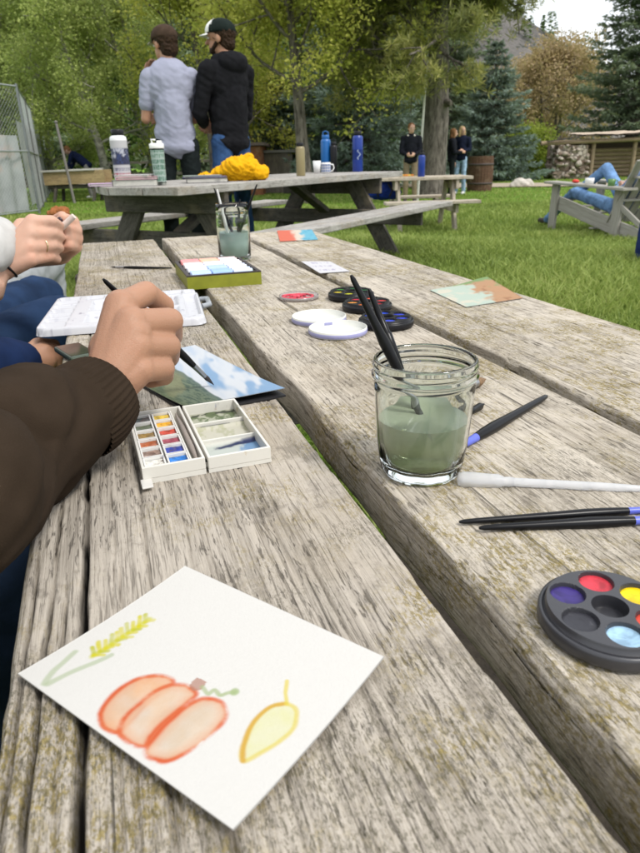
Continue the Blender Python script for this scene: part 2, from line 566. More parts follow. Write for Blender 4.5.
L_ASPEN = leaf_mat('leaf_aspen', [(0, (.13, .17, .055)), (.45, (.34, .41, .12)), (.85, (.56, .60, .21)), (1, (.74, .73, .42))], .5)
L_YELLOW = leaf_mat('leaf_yellowing', [(0, (.18, .21, .045)), (.45, (.44, .46, .09)), (.85, (.64, .59, .14)), (1, (.76, .70, .30))], .5)
L_DARK = leaf_mat('leaf_dark', [(0, (0.065, 0.119, 0.044)), (.6, (0.165, 0.257, 0.082)), (1, (0.330, 0.440, 0.146))], .2)
L_AUTUMN = leaf_mat('leaf_autumn', [(0, (.26, .19, .12)), (.5, (.46, .34, .19)), (1, (.58, .45, .24))], .35)
L_BRIGHT = leaf_mat('leaf_bright_shrub', [(0, (0.126, 0.182, 0.028)), (.6, (0.280, 0.350, 0.042)), (1, (0.448, 0.476, 0.084))], .4)
L_PINE = leaf_mat('needle_pine', [(0, (.09, .11, .045)), (.45, (.25, .26, .085)), (.8, (.44, .41, .13)), (1, (.56, .44, .19))], .3)
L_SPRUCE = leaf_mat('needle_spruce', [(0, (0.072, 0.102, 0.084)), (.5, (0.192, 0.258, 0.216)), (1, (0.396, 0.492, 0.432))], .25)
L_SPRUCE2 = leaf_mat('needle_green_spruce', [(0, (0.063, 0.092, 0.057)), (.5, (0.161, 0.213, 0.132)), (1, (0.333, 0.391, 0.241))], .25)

m = NT('bark'); v = m.coord(scale=(1, 1, .22)); n = m.noise(v, 16, 6, .7, .4)
m.set(col=m.ramp(n, [(.35, (.035, .028, .022)), (.52, (.14, .12, .10)), (.7, (.25, .22, .19))]), rough=.95); m.bump(n, 1, .03)
BARK = m.mat
m = NT('bark_pale'); v = m.coord(scale=(1, 1, 1)); n = m.noise(v, 5, 6, .7); n2 = m.noise(m.coord(scale=(1, 1, 4)), 6, 4)
c = m.ramp(n, [(.35, (.13, .125, .10)), (.55, (.34, .33, .27)), (.75, (.46, .44, .37))])
m.set(col=m.mix(m.step(n2, .58, .66), c, (.06, .055, .045)), rough=.9); m.bump(n, .5, .01)
BARK_PALE = m.mat

def limb(mb, p, d, L, r, rng, depth, tips, n=7, bend=.25, upb=.12, ntip=3, spread=.7, lmul=.68):
    """recursive branch; end points of the last level go to tips"""
    pts = [np.array(p, float)]; k = 5; d = np.array(d, float); rad = [r]
    for i in range(k):
        d = d + rng.normal(size=3) * bend * .35; d[2] += upb * .3; d /= np.linalg.norm(d)
        pts.append(pts[-1] + d * L / k); rad.append(r * (1 - .5 * (i + 1) / k))
    mb.tube([tuple(q) for q in pts], rad, n if depth > 0 else 4)
    if depth == 0:
        for q in pts[2:]: tips.append(q)
        return
    for j in range(ntip + (depth > 1)):
        f = .35 + .65 * (j + rng.random() * .6) / (ntip + .6); f = min(f, 1)
        q = pts[0] * 0 + np.array([np.interp(f * k, range(k + 1), [a[c_] for a in pts]) for c_ in range(3)])
        nd = d + rng.normal(size=3) * spread; nd /= np.linalg.norm(nd)
        limb(mb, q, nd, L * lmul * (.8 + .4 * rng.random()), r * .5, rng, depth - 1, tips, max(4, n - 1), bend, upb, ntip, spread, lmul)

def broadleaf(name, label, x, y, h, r, leaf, bark, seed, nleaf=30000, lsize=.09, trunk_r=.12, stems=1, base_h=.25, group=None, cat='tree', clump=.42, lean=(0, 0), z=None, elong=1.0, depth=3):
    rng = np.random.default_rng(seed); z0 = G(x, y) - .05 if z is None else z
    root = thing(name, label, cat, (x, y, z0), 0, group)
    mb = MB(); tips = []
    for s in range(stems):
        a = rng.random() * 6.28
        d0 = np.array([lean[0] + .12 * math.cos(a) * (stems > 1), lean[1] + .12 * math.sin(a) * (stems > 1), 1.0]); d0 /= np.linalg.norm(d0)
        p = np.array([.25 * math.cos(a), .25 * math.sin(a), 0]) * (stems > 1); pts = [p]; rad = [trunk_r]
        K = 9
        for i in range(K):
            d0 = d0 + rng.normal(size=3) * .05; d0[2] = max(d0[2], .6); d0 /= np.linalg.norm(d0)
            pts.append(pts[-1] + d0 * h * .85 / K); rad.append(trunk_r * (1 - .85 * (i + 1) / K))
        mb.tube([tuple(q) for q in pts], rad, 10)
        nb = 15 if stems == 1 else 9
        for b in range(nb):
            f = base_h + (1 - base_h) * (b + .5 * rng.random()) / nb
            q = np.array([np.interp(f * K, range(K + 1), [c[i_] for c in pts]) for i_ in range(3)])
            az = b * 2.4 + rng.random(); rise = .35 + .5 * f
            rr = r * (1 - .55 * max(0, f - .45) / .55) * (.75 + .4 * rng.random())
            limb(mb, q, (math.cos(az), math.sin(az), rise * elong), rr * .62, trunk_r * .38 * (1 - .6 * f), rng, depth - 1, tips, 6)
    mb.build('trunk', bark, root)
    tips = np.array(tips)
    cl = tips[rng.integers(0, len(tips), nleaf)]
    # clumps: leaves gather round a subset of twig ends
    off = rng.normal(size=(nleaf, 3)) * clump * .45
    cen = cl + off; cen[:, 2] -= np.abs(rng.normal(size=nleaf)) * .08
    keep = cen[:, 2] > h * base_h * .55
    cen = cen[keep]
    V, F = leaf_quads(cen, lsize * (.6 + .8 * rng.random(len(cen))), rng)
    ck = fbm(cen[:, 0] * 1.3 + 100, cen[:, 2] * 1.3 + cen[:, 1] * .9 + 100, seed, 2)
    rnd = np.clip(.15 + .5 * ck + .45 * (rng.random(len(cen)) - .3), 0, 1)
    leaf_object('crown', V, F, rnd, leaf, root)
    return root

def spruce(name, label, x, y, h, r, leaf, seed, n_b=26, per=90, group=None, base=.03, nl=.16, z=None, power=.8, droop=.22):
    rng = np.random.default_rng(seed); z0 = G(x, y) - .05 if z is None else z
    root = thing(name, label, 'tree', (x, y, z0), 0, group)
    tb = MB().tube([(0, 0, 0), (0, 0, h * .5), (0, 0, h)], [h * .022 + .04, h * .013 + .02, .012], 8)
    cen = []; dirs = []; sz = []
    for lv in range(n_b):
        t = base + (1 - base) * (lv + rng.random() * .5) / n_b
        zz = t * h; R0 = r * (1 - t) ** power * (.85 + .3 * rng.random()) + .06
        nb = int(10 + 4 * rng.random())
        for b in range(nb):
            az = 2 * math.pi * (b + rng.random() * .7) / nb + lv * .7
            R1 = R0 * (.7 + .45 * rng.random())
            dx, dy = math.cos(az), math.sin(az)
            m_ = max(10, int(per * (R1 / r) ** 1.2))
            f = rng.random(m_) ** .6
            rad_ = f * R1
            zc = zz + .25 * (1 - t) * rad_ * (t > .6) - droop * rad_ * (1 - .35 * f) + .12 * R1 * f ** 3
            side = (rng.random(m_) - .5) * .55 * R1 * (1.15 - f) ** .7
            px_ = dx * rad_ - dy * side; py_ = dy * rad_ + dx * side
            zc = zc - np.abs(side) * .25 - rng.random(m_) * .08
            cen.append(np.stack([px_, py_, zc], -1))
            sg = np.sign(side)[:, None] * .6
            dirs.append(np.stack([dx + 0 * f, dy + 0 * f, -.12 + 0 * f], -1) + sg * np.array([[-dy, dx, 0]]))
            sz.append(nl * (.7 + .6 * rng.random(m_)))
            if b % 2 == 0:
                tb.tube([(0, 0, zz), (dx * R1 * .5, dy * R1 * .5, zz - droop * R1 * .4), (dx * R1 * .93, dy * R1 * .93, zz - droop * R1 * .62)], [.02 + .012 * R1, .015, .006], 4)
    tb.build('trunk', BARK, root)
    cen = np.concatenate(cen); dirs = np.concatenate(dirs); sz = np.concatenate(sz)
    # each sprig: three narrow blades
    C3 = np.repeat(cen, 3, 0); D3 = np.repeat(dirs, 3, 0) + rng.normal(size=(len(cen) * 3, 3)) * .35; S3 = np.repeat(sz, 3)
    V, F = leaf_quads(C3, S3, rng, up=.8, asp=.22, dirs=D3)
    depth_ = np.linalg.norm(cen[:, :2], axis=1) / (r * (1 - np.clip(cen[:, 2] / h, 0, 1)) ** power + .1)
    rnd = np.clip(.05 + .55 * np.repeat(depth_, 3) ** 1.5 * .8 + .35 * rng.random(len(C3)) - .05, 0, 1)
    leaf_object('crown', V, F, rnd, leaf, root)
    return root

# ------------------------------------------------------------------ trees and wood, from far to near
def wood_mass():
    rng = np.random.default_rng(5); N = 90000
    x = rng.uniform(-62, 24, N); y0 = 52 + rng.random(N) * 10
    top = 9 + 9 * fbm(x * .09 + 30, x * 0 + 7, 3, 3) * (1 - .6 * sstep(6, 15, x)) - 9.5 * sstep(6, 15, x)
    z = top * rng.random(N) ** .8
    y = y0 + 5 * (fbm(x * .25 + 9, z * .25 + 9, 6, 3) - .5) - 2
    V, F = leaf_quads(np.stack([x, y, z], -1), .35 + .4 * rng.random(N), rng, asp=.7)
    rnd = np.clip(.1 + .9 * (fbm(x * .5 + 9, z * .7 + 9, 9, 3) - .25) + .3 * (rng.random(N) - .4), 0, 1)
    o = leaf_object('far_woods', V, F, rnd, L_DARK, None)
    tag(o, 'dark far woods closing off the lawn', kind='stuff')
wood_mass()

def hill_woods():
    rng = np.random.default_rng(15); N = 260; V = []; F = []
    for i in range(N):
        X = rng.uniform(-10, 130); T = rng.uniform(.05, .8); Y = 150 + T * 160
        hgt = rng.uniform(3, 8)
        crest = 46 + 30 * sstep(120, -60, X) - 26 * sstep(55, 120, X) + 5 * (fbm(X * .03 + 9, 2., 8) - .5)
        Z = crest * math.sin(min(T * 1.25, 1) * math.pi / 2) + 9 * (fbm(X * .04 + 20, Y * .05, 5, 5) - .5) * T ** .5 - 1
        for j in range(70):
            t = rng.random(); a = rng.random() * 6.28; rr = hgt * .2 * (1 - t) * rng.random() ** .5
            c = np.array([X + rr * math.cos(a), Y + rr * math.sin(a), Z + t * hgt]); k = len(V)
            d = np.array([math.cos(a), math.sin(a), -.4]) * .6; s = np.array([-math.sin(a), math.cos(a), 0]) * .5
            V += [c, c + d * .5 + s, c + d, c + d * .5 - s]; F.append([k, k + 1, k + 2, k + 3])
    o = leaf_object('hillside_woods', np.array(V), np.array(F), rng.random(len(F)) * .7, L_DARK, None)
    tag(o, 'dark conifers scattered over the grey hillside', kind='stuff')
hill_woods()

def at(px, py, F):
    p = D(px, py, F); return p.x
# autumn tree, shrubs
broadleaf('autumn_tree', 'tan and orange autumn tree in front of the grey hillside', at(548, 150, 42), 42, 7.2, 3.6, L_AUTUMN, BARK, 21, 26000, .15, .14, 3, .12, clump=.55)
broadleaf('autumn_tree', 'smaller ochre autumn tree left of the tan one behind the blue spruce', at(512, 150, 47), 47, 7.0, 3.0, L_AUTUMN, BARK, 22, 15000, .16, .12, 3, .12, clump=.6)
broadleaf('leafy_shrub', 'bright yellow-green shrub below the tan autumn tree', at(524, 155, 37), 37, 2.3, 1.9, L_BRIGHT, BARK, 23, 9000, .13, .05, 5, .05, cat='shrub', clump=.35, depth=2)
broadleaf('leafy_shrub', 'low yellow-green shrub beside the stone and log shelter', at(548, 160, 36), 36, 1.4, 1.3, L_BRIGHT, BARK, 24, 5000, .12, .04, 5, .05, cat='shrub', clump=.3, depth=2)
# spruces
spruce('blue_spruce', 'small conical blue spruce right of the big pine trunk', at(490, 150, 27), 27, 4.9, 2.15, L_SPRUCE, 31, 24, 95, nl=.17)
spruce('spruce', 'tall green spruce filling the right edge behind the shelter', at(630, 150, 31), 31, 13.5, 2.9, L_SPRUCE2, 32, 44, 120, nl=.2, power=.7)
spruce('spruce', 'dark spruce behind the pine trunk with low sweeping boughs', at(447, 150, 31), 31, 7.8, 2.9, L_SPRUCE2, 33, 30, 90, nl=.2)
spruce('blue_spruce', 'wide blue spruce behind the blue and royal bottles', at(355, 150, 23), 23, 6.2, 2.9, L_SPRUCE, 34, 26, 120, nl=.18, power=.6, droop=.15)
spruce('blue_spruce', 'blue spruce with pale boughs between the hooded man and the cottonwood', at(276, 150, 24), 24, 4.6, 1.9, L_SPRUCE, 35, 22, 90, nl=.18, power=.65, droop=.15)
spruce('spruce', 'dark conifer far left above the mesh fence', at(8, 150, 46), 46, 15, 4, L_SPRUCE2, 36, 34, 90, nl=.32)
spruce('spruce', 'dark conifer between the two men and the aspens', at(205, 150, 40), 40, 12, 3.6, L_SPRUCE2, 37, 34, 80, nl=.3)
# broadleaf screen on the left
g_asp = 'aspens along the back of the lawn'
broadleaf('aspen', 'pale-stemmed aspen behind the white bottle with light forked trunk', at(108, 168, 22), 22, 8.4, 2.7, L_ASPEN, BARK_PALE, 41, 42000, .085, .15, 1, .22, g_asp, lean=(-.1, 0))
broadleaf('aspen', 'green aspen above the end of the mesh fence', at(52, 168, 27), 27, 8.4, 3.0, L_ASPEN, BARK_PALE, 42, 36000, .1, .12, 2, .15, g_asp)
broadleaf('aspen', 'aspen behind the man in the grey shirt', at(165, 168, 25), 25, 8.6, 2.9, L_ASPEN, BARK_PALE, 43, 34000, .1, .13, 2, .16, g_asp)
broadleaf('aspen', 'aspen at the far left edge beyond the fence', at(-10, 168, 24), 24, 8, 2.6, L_ASPEN, BARK_PALE, 44, 22000, .1, .11, 2, .15, g_asp)
broadleaf('cottonwood', 'yellow-green cottonwood with bare dark trunk behind the tan bottle', at(308, 160, 16), 16, 7.4, 3.0, L_YELLOW, BARK, 45, 36000, .085, .17, 1, .36, lean=(-.06, 0))
broadleaf('cottonwood', 'yellow-green cottonwood whose leaves frame the two standing men', at(222, 165, 21), 21, 8.0, 3.1, L_YELLOW, BARK, 46, 42000, .095, .14, 2, .2)
broadleaf('cottonwood', 'yellowing cottonwood between the tan bottle and the big pine', at(365, 160, 25), 25, 8.2, 2.9, L_YELLOW, BARK, 47, 26000, .1, .14, 2, .3)

# the big pine
def pine():
    rng = np.random.default_rng(51)
    x, y = at(431, 188, 17), 17
    root = thing('pine_tree', 'big pine with a broad ridged trunk and spreading needle crown', 'tree', (x, y, G(x, y) - .05), 0)
    n = 28; K = 26; V = []
    for k in range(K):
        t = k / (K - 1); z = t * 7.5
        r0 = (.325 - .17 * t) + .10 * math.exp(-z / .25)
        for i in range(n):
            a = 2 * math.pi * i / n
            rr = r0 * (1 + .07 * (float(vnoise(i * .9, z * 1.6, 5)) - .5) * 2 + .04 * math.sin(3 * a + z))
            V.append((rr * math.cos(a) + .05 * math.sin(z * .8), rr * math.sin(a), z))
    mb = MB(); mb.add(V, [tuple(q) for q in grid_faces(K, n, True)], 0, True)
    mb.cone((.27, -.2, 2.15), (.33, -.36, 2.12), .10, .05, 10)
    tips = []
    for b in range(42):
        z = 2.45 + 4.6 * (b / 42) ** 1.1
        az = b * 2.399 + rng.random() * .4
        L = (3.0 + .4 * rng.random()) * (1 - .35 * (z - 2.5) / 4.6)
        if math.cos(az) > .25 and z < 3.9: continue
        sag = -.05 if z < 3.2 else .12
        limb(mb, (.05 * math.sin(z * .8), 0, z), (math.cos(az), math.sin(az), .10 + sag + .12 * rng.random()), L * .62, .085, rng, 2, tips, 7, .28, .0, 4, .55, .6)
    mb.build('trunk', BARK, root)
    tips = np.array(tips); T = tips[rng.integers(0, len(tips), 14000)] + rng.normal(size=(14000, 3)) * np.array([.2, .2, .12])
    T = T[(T[:, 2] > 2.15) & ((np.hypot(T[:, 0], T[:, 1]) > 1.35) | (T[:, 2] > 3.25)) & ((T[:, 0] < .9) | (T[:, 2] > 2.7 + (T[:, 0] - .9) * .85))]
    per = 15
    C = np.repeat(T, per, 0); d = rng.normal(size=C.shape); d[:, 2] += .35
    rad = np.linalg.norm(T[:, :2], axis=1)[:, None] + .3
    d += np.repeat(np.concatenate([T[:, :2] / rad, np.zeros((len(T), 1))], 1), per, 0) * .8
    Vq, F = leaf_quads(C, .17 * (.7 + .6 * rng.random(len(C))), rng, asp=.10, dirs=d)
    q = fbm(T[:, 0] * 1.6 + 60, T[:, 2] * 1.8 + T[:, 1] + 60, 7, 2)
    rnd = np.clip(.1 + .75 * np.repeat(q, per) + .4 * (rng.random(len(C)) - .45), 0, 1)
    leaf_object('crown', Vq, F, rnd, L_PINE, root)
pine()

# ------------------------------------------------------------------ grass blades
m = NT('grass_blade'); a = m.n('ShaderNodeAttribute'); a.attribute_name = 'rnd'
c = m.ramp(a.outputs['Fac'], [(0, (.11, .16, .032)), (.45, (.25, .335, .068)), (.8, (.41, .47, .135)), (1, (.60, .56, .30))])
m.set(col=c, rough=.55, spec=.3)
tr = m.n('ShaderNodeBsdfTranslucent'); m.l(c, tr.inputs[0]); mx = m.n('ShaderNodeMixShader'); mx.inputs[0].default_value = .4
m.l(m.b.outputs[0], mx.inputs[1]); m.l(tr.outputs[0], mx.inputs[2]); m.l(mx.outputs[0], m.out.inputs[0])
BLADE = m.mat
def grass():
    rng = np.random.default_rng(61); P_ = []; H = []
    for (n, y0, y1, h0) in ((45000, -.3, 3.2, .07), (120000, 3.2, 8, .065), (80000, 8, 14, .06), (50000, 14, 34, .035)):
        y = y0 + (y1 - y0) * rng.random(n)
        if y0 < 0: x = rng.uniform(-1.6, 3.0, n)
        else: x = (rng.random(n) * 1.2 - .6) * (y + 1.5) + .0
        P_.append(np.stack([x, y, gz(x, y)], -1)); H.append(h0 * (.5 + .9 * rng.random(n)))
    p = np.concatenate(P_); h = np.concatenate(H)
    uu = p[:, 0] * TD.x + p[:, 1] * TD.y; vv = p[:, 0] * TN.x + p[:, 1] * TN.y
    keep = ~((((uu - .50) / .92) ** 2 + ((vv - .45) / .57) ** 2) < 1 - .25 * rng.random(len(p))); p = p[keep]; h = h[keep]; n = len(p)
    for (ax, ay), (bx, by) in zip(((-16, 40), (-9, 37), (-3, 33.5), (1, 28), (4, 23.5), (8, 21.6), (14, 20.8)), ((-9, 37), (-3, 33.5), (1, 28), (4, 23.5), (8, 21.6), (14, 20.8), (30, 20))):
        t_ = np.clip(((p[:, 0] - ax) * (bx - ax) + (p[:, 1] - ay) * (by - ay)) / ((bx - ax) ** 2 + (by - ay) ** 2), 0, 1)
        k_ = np.hypot(p[:, 0] - ax - t_ * (bx - ax), p[:, 1] - ay - t_ * (by - ay)) > 1.35; p = p[k_]; h = h[k_]
    n = len(p)
    pn = fbm(p[:, 0] * 1.4 + 80, p[:, 1] * 1.4 + 80, 3, 3)
    h *= .6 + .9 * pn
    wd = .0035 + .0006 * p[:, 1]
    a = rng.random(n) * 6.28; lean = rng.normal(size=(n, 2)) * .55
    sx = np.cos(a) * wd; sy = np.sin(a) * wd
    b0 = p + np.stack([sx, sy, 0 * sx - .005], -1); b1 = p - np.stack([sx, sy, 0 * sx + .005], -1)
    mid = p + np.stack([lean[:, 0] * h * .35, lean[:, 1] * h * .35, h * .6], -1)
    m0 = mid + np.stack([sx * .7, sy * .7, 0 * sx], -1); m1 = mid - np.stack([sx * .7, sy * .7, 0 * sx], -1)
    tip = p + np.stack([lean[:, 0] * h, lean[:, 1] * h, h], -1)
    V = np.stack([b0, b1, m1, m0, tip], 1).reshape(-1, 3)
    i = np.arange(n)[:, None] * 5
    F = np.concatenate([i + np.array([[0, 1, 2, 3]]), i + np.array([[3, 2, 4, 4]])])
    # keep triangles clean: build quads only, tip as a narrow quad
    tip2 = tip + np.stack([sx * .12, sy * .12, 0 * sx], -1)
    V = np.stack([b0, b1, m1, m0, tip, tip2], 1).reshape(-1, 3); i = np.arange(n)[:, None] * 6
    F = np.concatenate([i + np.array([[0, 1, 2, 3]]), i + np.array([[3, 2, 4, 5]])])
    r = np.clip(.2 + .5 * pn + .5 * (rng.random(n) - .45), 0, 1)
    tag(leaf_object('grass', V, F, np.concatenate([r, r]), BLADE, None), 'short green lawn grass', kind='stuff')
grass()
# ================================================================== PICNIC TABLES
WOOD_NEAR = wood('weathered_wood_near', (.46, .41, .345), (.205, .177, .142), lichen=1, near=True)
WOOD_NEAR2 = wood('weathered_wood_middle', (.53, .475, .395), (.25, .213, .168), lichen=.6, near=True)
WOOD_FAR = wood('weathered_wood_grey', (.42, .40, .37), (.19, .175, .155), lichen=0, fine=.7)
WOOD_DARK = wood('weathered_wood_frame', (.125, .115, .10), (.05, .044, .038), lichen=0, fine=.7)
WOOD_TAN = wood('weathered_wood_tan', (.50, .44, .35), (.24, .20, .15), lichen=0, fine=.7)

def rough_board(name, parent, x0, x1, y0, y1, ztop, th, mat, seed, cracks, wear=.004, hollows=()):
    """weathered plank: swept cross-section whose surface carries the checks, ridges and worn edges"""
    rng = np.random.default_rng(seed)
    L = x1 - x0; W = y1 - y0
    xs = np.concatenate([x0 + L * np.linspace(0, 1, 640)]); nx = len(xs)
    r = .0035
    ty = np.concatenate([np.linspace(y0 + r, y1 - r, 170)])
    arc = np.linspace(0, math.pi / 2, 7)[1:-1]
    prof = [(y, ztop) for y in ty]
    prof += [(y1 - r + r * math.sin(a), ztop - r + r * math.cos(a)) for a in arc]
    prof += [(y1, z) for z in np.linspace(ztop - r, ztop - th + .003, 16)]
    prof += [(y, ztop - th) for y in (y1 - .003, y0 + .003)]
    prof += [(y0, z) for z in np.linspace(ztop - th + .003, ztop - r, 16)]
    prof += [(y0 + r - r * math.sin(a), ztop - r + r * math.cos(a)) for a in arc[::-1]]
    prof = np.array(prof); m_ = len(prof)
    X = np.repeat(xs[:, None], m_, 1); Y = np.repeat(prof[None, :, 0], nx, 0); Z = np.repeat(prof[None, :, 1], nx, 0)
    n_top = len(ty); top = np.zeros((nx, m_)); top[:, :n_top] = 1
    Yt = Y[:, :n_top]; Xt = X[:, :n_top]
    # ridged grain on top: fine relief, wide cupping, checks
    h = .0007 * (fbm(Xt * 7 + 40, Yt * 420 + 40, seed, 3) - .5) * 2
    h += .0010 * (fbm(Xt * 2.2 + 40, Yt * 60 + 40, seed + 3, 3) - .5)
    h += .0014 * (fbm(Xt * 4 + 20, Yt * 9 + 20, seed + 6, 2) - .5)
    kn = np.zeros_like(Xt)
    for (cx, cy0, sl, xa, xb, wid, dep) in cracks:
        cy = cy0 + sl * (Xt - cx) + .0016 * (vnoise(Xt * 14 + 3, Xt * 0 + cy0 * 90, seed) - .5) + .0014 * (vnoise(Xt * 70, Xt * 0 + cy0 * 50, seed) - .5)
        act = sstep(xa, xa + .03, Xt) * (1 - sstep(xb - .05, xb, Xt)) * (.4 + .6 * sstep(.25, .55, vnoise(Xt * 16 + 9, Xt * 0 + cy0 * 200, seed + 2)))
        wl = wid * (.45 + .9 * vnoise(Xt * 30, Xt * 0 + cy0 * 10, seed + 4))
        kn -= dep * act * np.clip(1 - np.abs(Yt - cy) / np.maximum(wl, .0009), 0, 1) ** .7
    h += kn
    for (cx, cy, rx, ry, dp) in hollows:
        h -= dp * np.exp(-((Xt - cx) / rx) ** 2 - ((Yt - cy) / ry) ** 2)
    Z[:, :n_top] += h
    # worn, wavy long edges and ends
    e1 = wear * (fbm(xs * 9 + 7, xs * 0 + 3, seed + 8, 4) - .45); e0 = wear * (fbm(xs * 9 + 70, xs * 0 + 9, seed + 9, 4) - .45)
    wgt = np.clip((Y - (y0 + y1) / 2) / (W / 2), -1, 1)
    side = np.clip((np.abs(wgt) - .86) / .14, 0, 1)
    Y += np.where(wgt > 0, -e1[:, None] * 1.0, e0[:, None]) * side
    sf = (top == 0) & (Z < ztop - .004)
    rgh = .0022 * (fbm(X * 22 + 5, Z * 150 + 5, seed + 11, 4) - .5)
    Y += np.where(sf, np.sign(wgt) * rgh, 0)
    chip = .004 * sstep(.5, .8, fbm(xs * 18 + 20, xs * 0 + 1, seed + 12, 3))[:, None]
    Z -= chip * (np.abs(wgt) > .975) * (Z > ztop - .008)
    V = np.stack([X.ravel(), Y.ravel(), Z.ravel()], -1)
    F = grid_faces(nx, m_, True)[:, ::-1]
    me = np_mesh(name, V, F, True)
    ck = np.zeros((nx, m_), np.float32); ck[:, :n_top] = np.clip((-kn - .001) / .006, 0, 1)
    # end caps
    bm = bmesh.new(); bm.from_mesh(me); bm.verts.ensure_lookup_table()
    for k in (0, nx - 1):
        try: bm.faces.new([bm.verts[k * m_ + j] for j in (range(m_) if k else range(m_ - 1, -1, -1))])
        except ValueError: pass
    bm.to_mesh(me); bm.free()
    me.polygons.foreach_set('use_smooth', np.ones(len(me.polygons), bool))
    me.attributes.new('crk', 'FLOAT', 'POINT').data.foreach_set('value', ck.ravel())
    return link(name, me, mat, parent)

# ------------------------------------------------------------------ the near table (local x runs away along its boards, local y to the left)
U0, U1 = -.42, 1.95
near = thing('picnic_table', 'weathered three-plank picnic table covered with paints in the foreground', 'table', TF(0, 0, 0), TROT, 'picnic tables')
def auto_cracks(y0, y1, n, seed, wmax=.0016):
    rg = np.random.default_rng(seed); out = []
    for i in range(n):
        xa = rg.uniform(U0, U1 - .2); ln = rg.uniform(.12, .7)
        out.append((xa, rg.uniform(y0 + .008, y1 - .008), rg.normal() * .006, xa, xa + ln, rg.uniform(.0006, wmax * .6), rg.uniform(.001, .0032)))
    return out
crA = [(.3, .036, .004, -.3, .50, .0021, .011), (.3, .052, -.006, -.3, .42, .0013, .006), (.2, .0605, .003, -.3, .36, .0010, .005), (.2, .044, .0, -.3, .33, .0010, .005), (.2, .018, .003, -.2, .33, .0011, .005), (.2, .006, .003, -.2, .28, .0010, .004), (.2, -.012, .0, -.2, .26, .0009, .004),
       (.6, .037, 0, .44, 1.2, .0016, .006)] + auto_cracks(-.128, .067, 34, 1)
rough_board('tabletop_board', near, U0, U1 + .0, -.128, .067, TZ, .040, WOOD_NEAR, 11, crA, .0025)
crB = auto_cracks(-.366, -.152, 46, 2)
rough_board('tabletop_board', near, U0, U1 + .01, -.366, -.151, TZ + .0005, .040, WOOD_NEAR2, 12, crB, .005, hollows=((.67, -.175, .03, .012, .003), (1.02, -.30, .05, .02, .002)))
crC = auto_cracks(-.598, -.386, 46, 3)
rough_board('tabletop_board', near, U0, U1 + .02, -.598, -.386, TZ, .040, WOOD_NEAR2, 13, crC, .007)

def table_frame(root, L0, L1, yc, W, top, th, wood_m, bench_m, bench_out=.26, bench_w=.25, bench_h=.44, legs_in=.35, bench=(1, 1), cross=True, brace=True, bolts=False):
    """cleats, splayed legs, seat bearers, benches and braces of a picnic table; x from L0 to L1, y centre yc"""
    for s, X in ((1, L0 + legs_in), (-1, L1 - legs_in)):
        beam('cleat', root, (X, yc - W / 2 + .02, top - th - .06), (X, yc + W / 2 - .02, top - th - .06), .04, .12, wood_m)
        for k in (-1, 1):
            beam('leg', root, (X + s * .042, yc + k * (W * .5 + .12), .0), (X + s * .042, yc + k * W * .23, top - th - .02), .04, .135, wood_m, up=(0, 1, 0))
        bw = W / 2 + bench_out + bench_w - .08
        beam('seat_bearer', root, (X - s * .0 + s * .085, yc - bw, bench_h - .095), (X + s * .085, yc + bw, bench_h - .095), .04, .115, wood_m)
        if brace:
            beam('brace', root, (X + s * .11, yc, bench_h - .05), (X + s * .62, yc, top - th - .02), .04, .09, wood_m, up=(0, 1, 0))
    for k in (-1, 1):
        if bench[(k + 1) // 2]:
            yb = yc + k * (W / 2 + bench_out + bench_w / 2)
            beam('bench_seat', root, (L0, yb, bench_h - .018), (L1, yb, bench_h - .018), bench_w, .038, bench_m)

# seat boards near the camera stay low and outside the tabletop
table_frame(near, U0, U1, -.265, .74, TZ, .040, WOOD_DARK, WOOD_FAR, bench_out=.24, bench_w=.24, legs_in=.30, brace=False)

# ------------------------------------------------------------------ the middle table, seen from its end; it stands on the rise
M_AX = math.atan2((720 - 320), 695.)
def table2():
    c = D(178, 187, 3.42)
    zt = c.z; z0 = G(c.x + .6, c.y + 1.0)
    ang = math.pi / 2 - M_AX
    root = thing('picnic_table', 'grey picnic table with bottles, books and a yellow jacket on it', 'table', (c.x, c.y, z0), ang, 'picnic tables')
    top = zt - z0; L = 2.92; W = .98; th = .042; bw = W / 4
    for k in range(4):
        y0 = .0 + k * bw
        if k == 3:
            mb = MB().prism([(.16, y0 + .003), (L, y0 + .003), (L, y0 + bw - .004), (.36, y0 + bw - .004)], top - th, top)
        elif k == 2:
            mb = MB().prism([(.0, y0 + .003), (L, y0 + .003), (L, y0 + bw - .003), (.157, y0 + bw - .003)], top - th, top - .002)
        else:
            mb = MB().box((L / 2, y0 + bw / 2, top - th / 2), (L, bw - .006, th), bev=.004)
        mb.build('tabletop_board', WOOD_FAR, root)
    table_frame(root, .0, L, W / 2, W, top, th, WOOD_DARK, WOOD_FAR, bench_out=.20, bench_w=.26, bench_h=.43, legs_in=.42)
    return root, c, zt
T2, T2c, T2z = table2()
bpy.context.view_layer.update()

def on2(px, yl):
    """point of the middle tabletop, yl metres in from its near long edge, at the place along it where the photo shows the thing"""
    lo, hi = 0., 2.88
    M = T2.matrix_world
    def col(x):
        p = M @ Vector((x, yl, 0)); q = CM.inverted() @ (Vector((p.x, p.y, T2z)) - Vector((0, 0, CAM_H))); return 320 + 640 * q.x / -q.z
    for _ in range(40):
        md = (lo + hi) / 2
        if col(md) < px: lo = md
        else: hi = md
    p = M @ Vector((lo, yl, 0)); return Vector((p.x, p.y, T2z))

